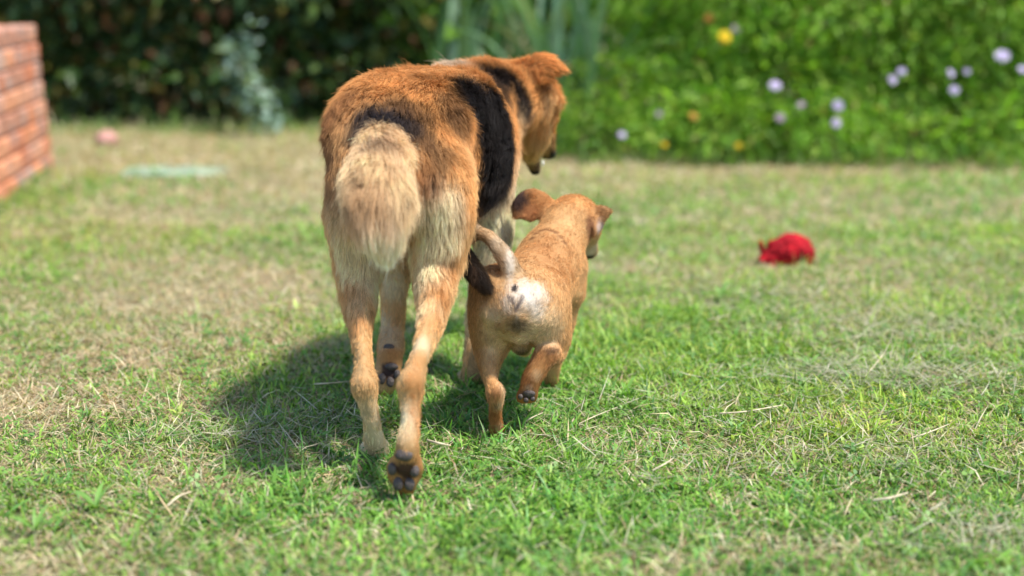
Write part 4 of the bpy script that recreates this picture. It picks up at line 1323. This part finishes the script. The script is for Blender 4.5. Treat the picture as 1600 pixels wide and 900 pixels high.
    P_(792, 550, 2.40, (.014, .03, .03), PALE, soft=.5, amt=.8)
    P_(812, 497, 2.385, (.0022, .02, .030), (.40, .27, .17), soft=.6, noise=.1, amt=.6)
    P_(815, 500, 2.39, (.050, .035, .050), PALE, soft=.6, amt=.8)
    P_(766, 491, None, .013, (.74, .56, .38), soft=.5, amt=.7)
    P_(849, 496, None, .013, (.76, .60, .44), soft=.5, amt=.7)
    P_(822, 462, 2.39, (.030, .035, .022), WHITE, soft=.6, amt=.95, noise=.8)
    P_(838, 478, 2.39, (.016, .035, .014), WHITE, soft=.6, amt=.75, noise=.6)
    P_(792, 474, 2.39, (.010, .035, .016), WHITE, soft=.6, amt=.7, noise=.6)
    P_(808, 490, 2.39, (.007, .03, .022), WHITE, soft=.5, amt=.8)
    P_(804, 450, 2.385, (.0055, .02, .0065), (0.02, .015, .015), soft=.3, noise=.1, fur=.001)
    for (px, py) in ((790, 457), (794, 462), (798, 467), (802, 473), (819, 457), (816, 462), (814, 467), (811, 473)):
        P_(px, py, None, .0042, (0.10, .075, .075), soft=.6, noise=.1, amt=.8)
    P_(811, 518, None, (.016, .02, .013), (0.20, .13, .09), soft=.7, amt=.85)
    P_(816, 548, 2.48, (.014, .04, .012), (0.09, .055, .035), soft=.5, amt=.8)
    # tail: pale stripe and ruddy underside
    P_(797, 405, 2.41, (.007, .03, .045), (0.66, .58, .48), soft=.7, amt=.75)
    P_(775, 385, 2.46, (.010, .05, .012), (0.62, .50, .36), soft=.5, amt=.6)
    P_(762, 362, 2.48, (.022, .04, .010), (0.58, .38, .2), soft=.5, amt=.7)
    # neck crease painted on as a line of shade, ears, face
    for (px, py) in ((826, 366), (833, 358), (842, 353), (852, 351), (862, 352), (871, 356), (879, 363), (886, 372)):
        P_(px, py, None, .0062, (0.13, .045, .015), soft=.5, amt=.75, noise=.1, fur=.004)
    P_(812, 312, 2.75, (.020, .03, .024), (0.05, .026, .02), soft=.5)
    P_(838, 335, None, .018, (0.40, .16, .06), soft=.6, amt=.7)
    P_(921, 352, 2.74, (.009, .03, .020), (0.16, .06, .03), soft=.5, amt=.8)
    P_(938, 355, 2.74, (.008, .02, .016), (0.55, .42, .36), soft=.4, amt=.8)
    P_(948, 322, 2.77, (.018, .03, .007), (0.12, .06, .035), soft=.5, amt=.6)
    P_(895, 318, 2.79, (.045, .05, .025), (0.52, .22, .055), soft=.6, amt=.6)
    P_(925, 385, 2.86, (.012, .03, .022), (0.5, .4, .3), soft=.5, amt=.6)
    P_(912, 403, 2.855, (.022, .04, .008), BLACK, soft=.3, fur=.002)
    P_(872, 420, 2.60, (.02, .10, .06), GOLD, soft=.5, amt=.3)
    P_(852, 556, 2.40, (.026, .03, .018), RUST, soft=.5, amt=.9)
    P_(862, 548, 2.40, (.012, .02, .005), (0.06, .03, .02), soft=.5, amt=.7)
    for (px, py, r_, c_, a_) in ((783, 640, .010, PALE, .6), (768, 610, .010, (.22, .08, .025), .6), (785, 670, .008, PALE, .5), (768, 655, .008, (.24, .09, .03), .6), (835, 575, .012, (.50, .25, .09), .7), (846, 590, .010, PALE, .5), (822, 600, .010, (.24, .09, .03), .6), (820, 612, .008, (.5, .34, .22), .6)):
        P_(px, py, None, r_, c_, soft=.6, amt=a_)
    # paws
    P_(824, 618, 2.392, (.014, .012, .010), (.12, .08, .06), soft=.3, fur=.0015)
    P_(775, 632, 2.36, (.004, .01, .007), (.10, .05, .03), soft=.4, noise=.1, amt=.7)
    col, fur, lift, comb = paint_coat(V, L, B, sigma=0.006)
    col = col * (0.82 + 0.36 * fbm(V, 60, 41)[:, None])
    root = empty('dog', (0.04, 2.55, 0))
    N = vnormals(V, Q)
    me = np_mesh('body', V, Q, col * 0.75, mat=M_SKIN)
    body = mesh_obj('body', me, root); localise(body, root)
    f = make_fur('fur', V, Q, N, col, fur, lift, comb, 200000, body, seed=5, rad=0.00026, clump=0.008, clump_amt=0.45, wild=0.24, jitter=0.2, pts=4, nfreq=45, vary=0.75)
    for (px, py, rx, rz) in ((827, 615, 10, 6), (813, 620, 4.4, 5), (822, 625, 4.4, 4.6), (832, 623, 4.2, 4.6)):
        blob('paw_pad', at(px, py, 2.391), (PX(rx, 2.4), PX(rz, 2.4), .004), (-.2, -1, -.1), M_PAD, root, bump=.2, seed=px)
    blob('nose', at(922, 399, 2.895), (.010, .008, .008), (.5, .7, -.2), M_NOSE, root, bump=.2)
    for px, py, Y in ((926, 371, 2.835), (892, 372, 2.87)):
        blob('eye', at(px, py, Y), (.007, .007, .007), (.7, -.2, 0), M_EYE, root)
    tag(root, 'small short-haired golden brown dog trotting away with curled black-tipped tail', 'dog')
    return root


big_dog()
small_dog()
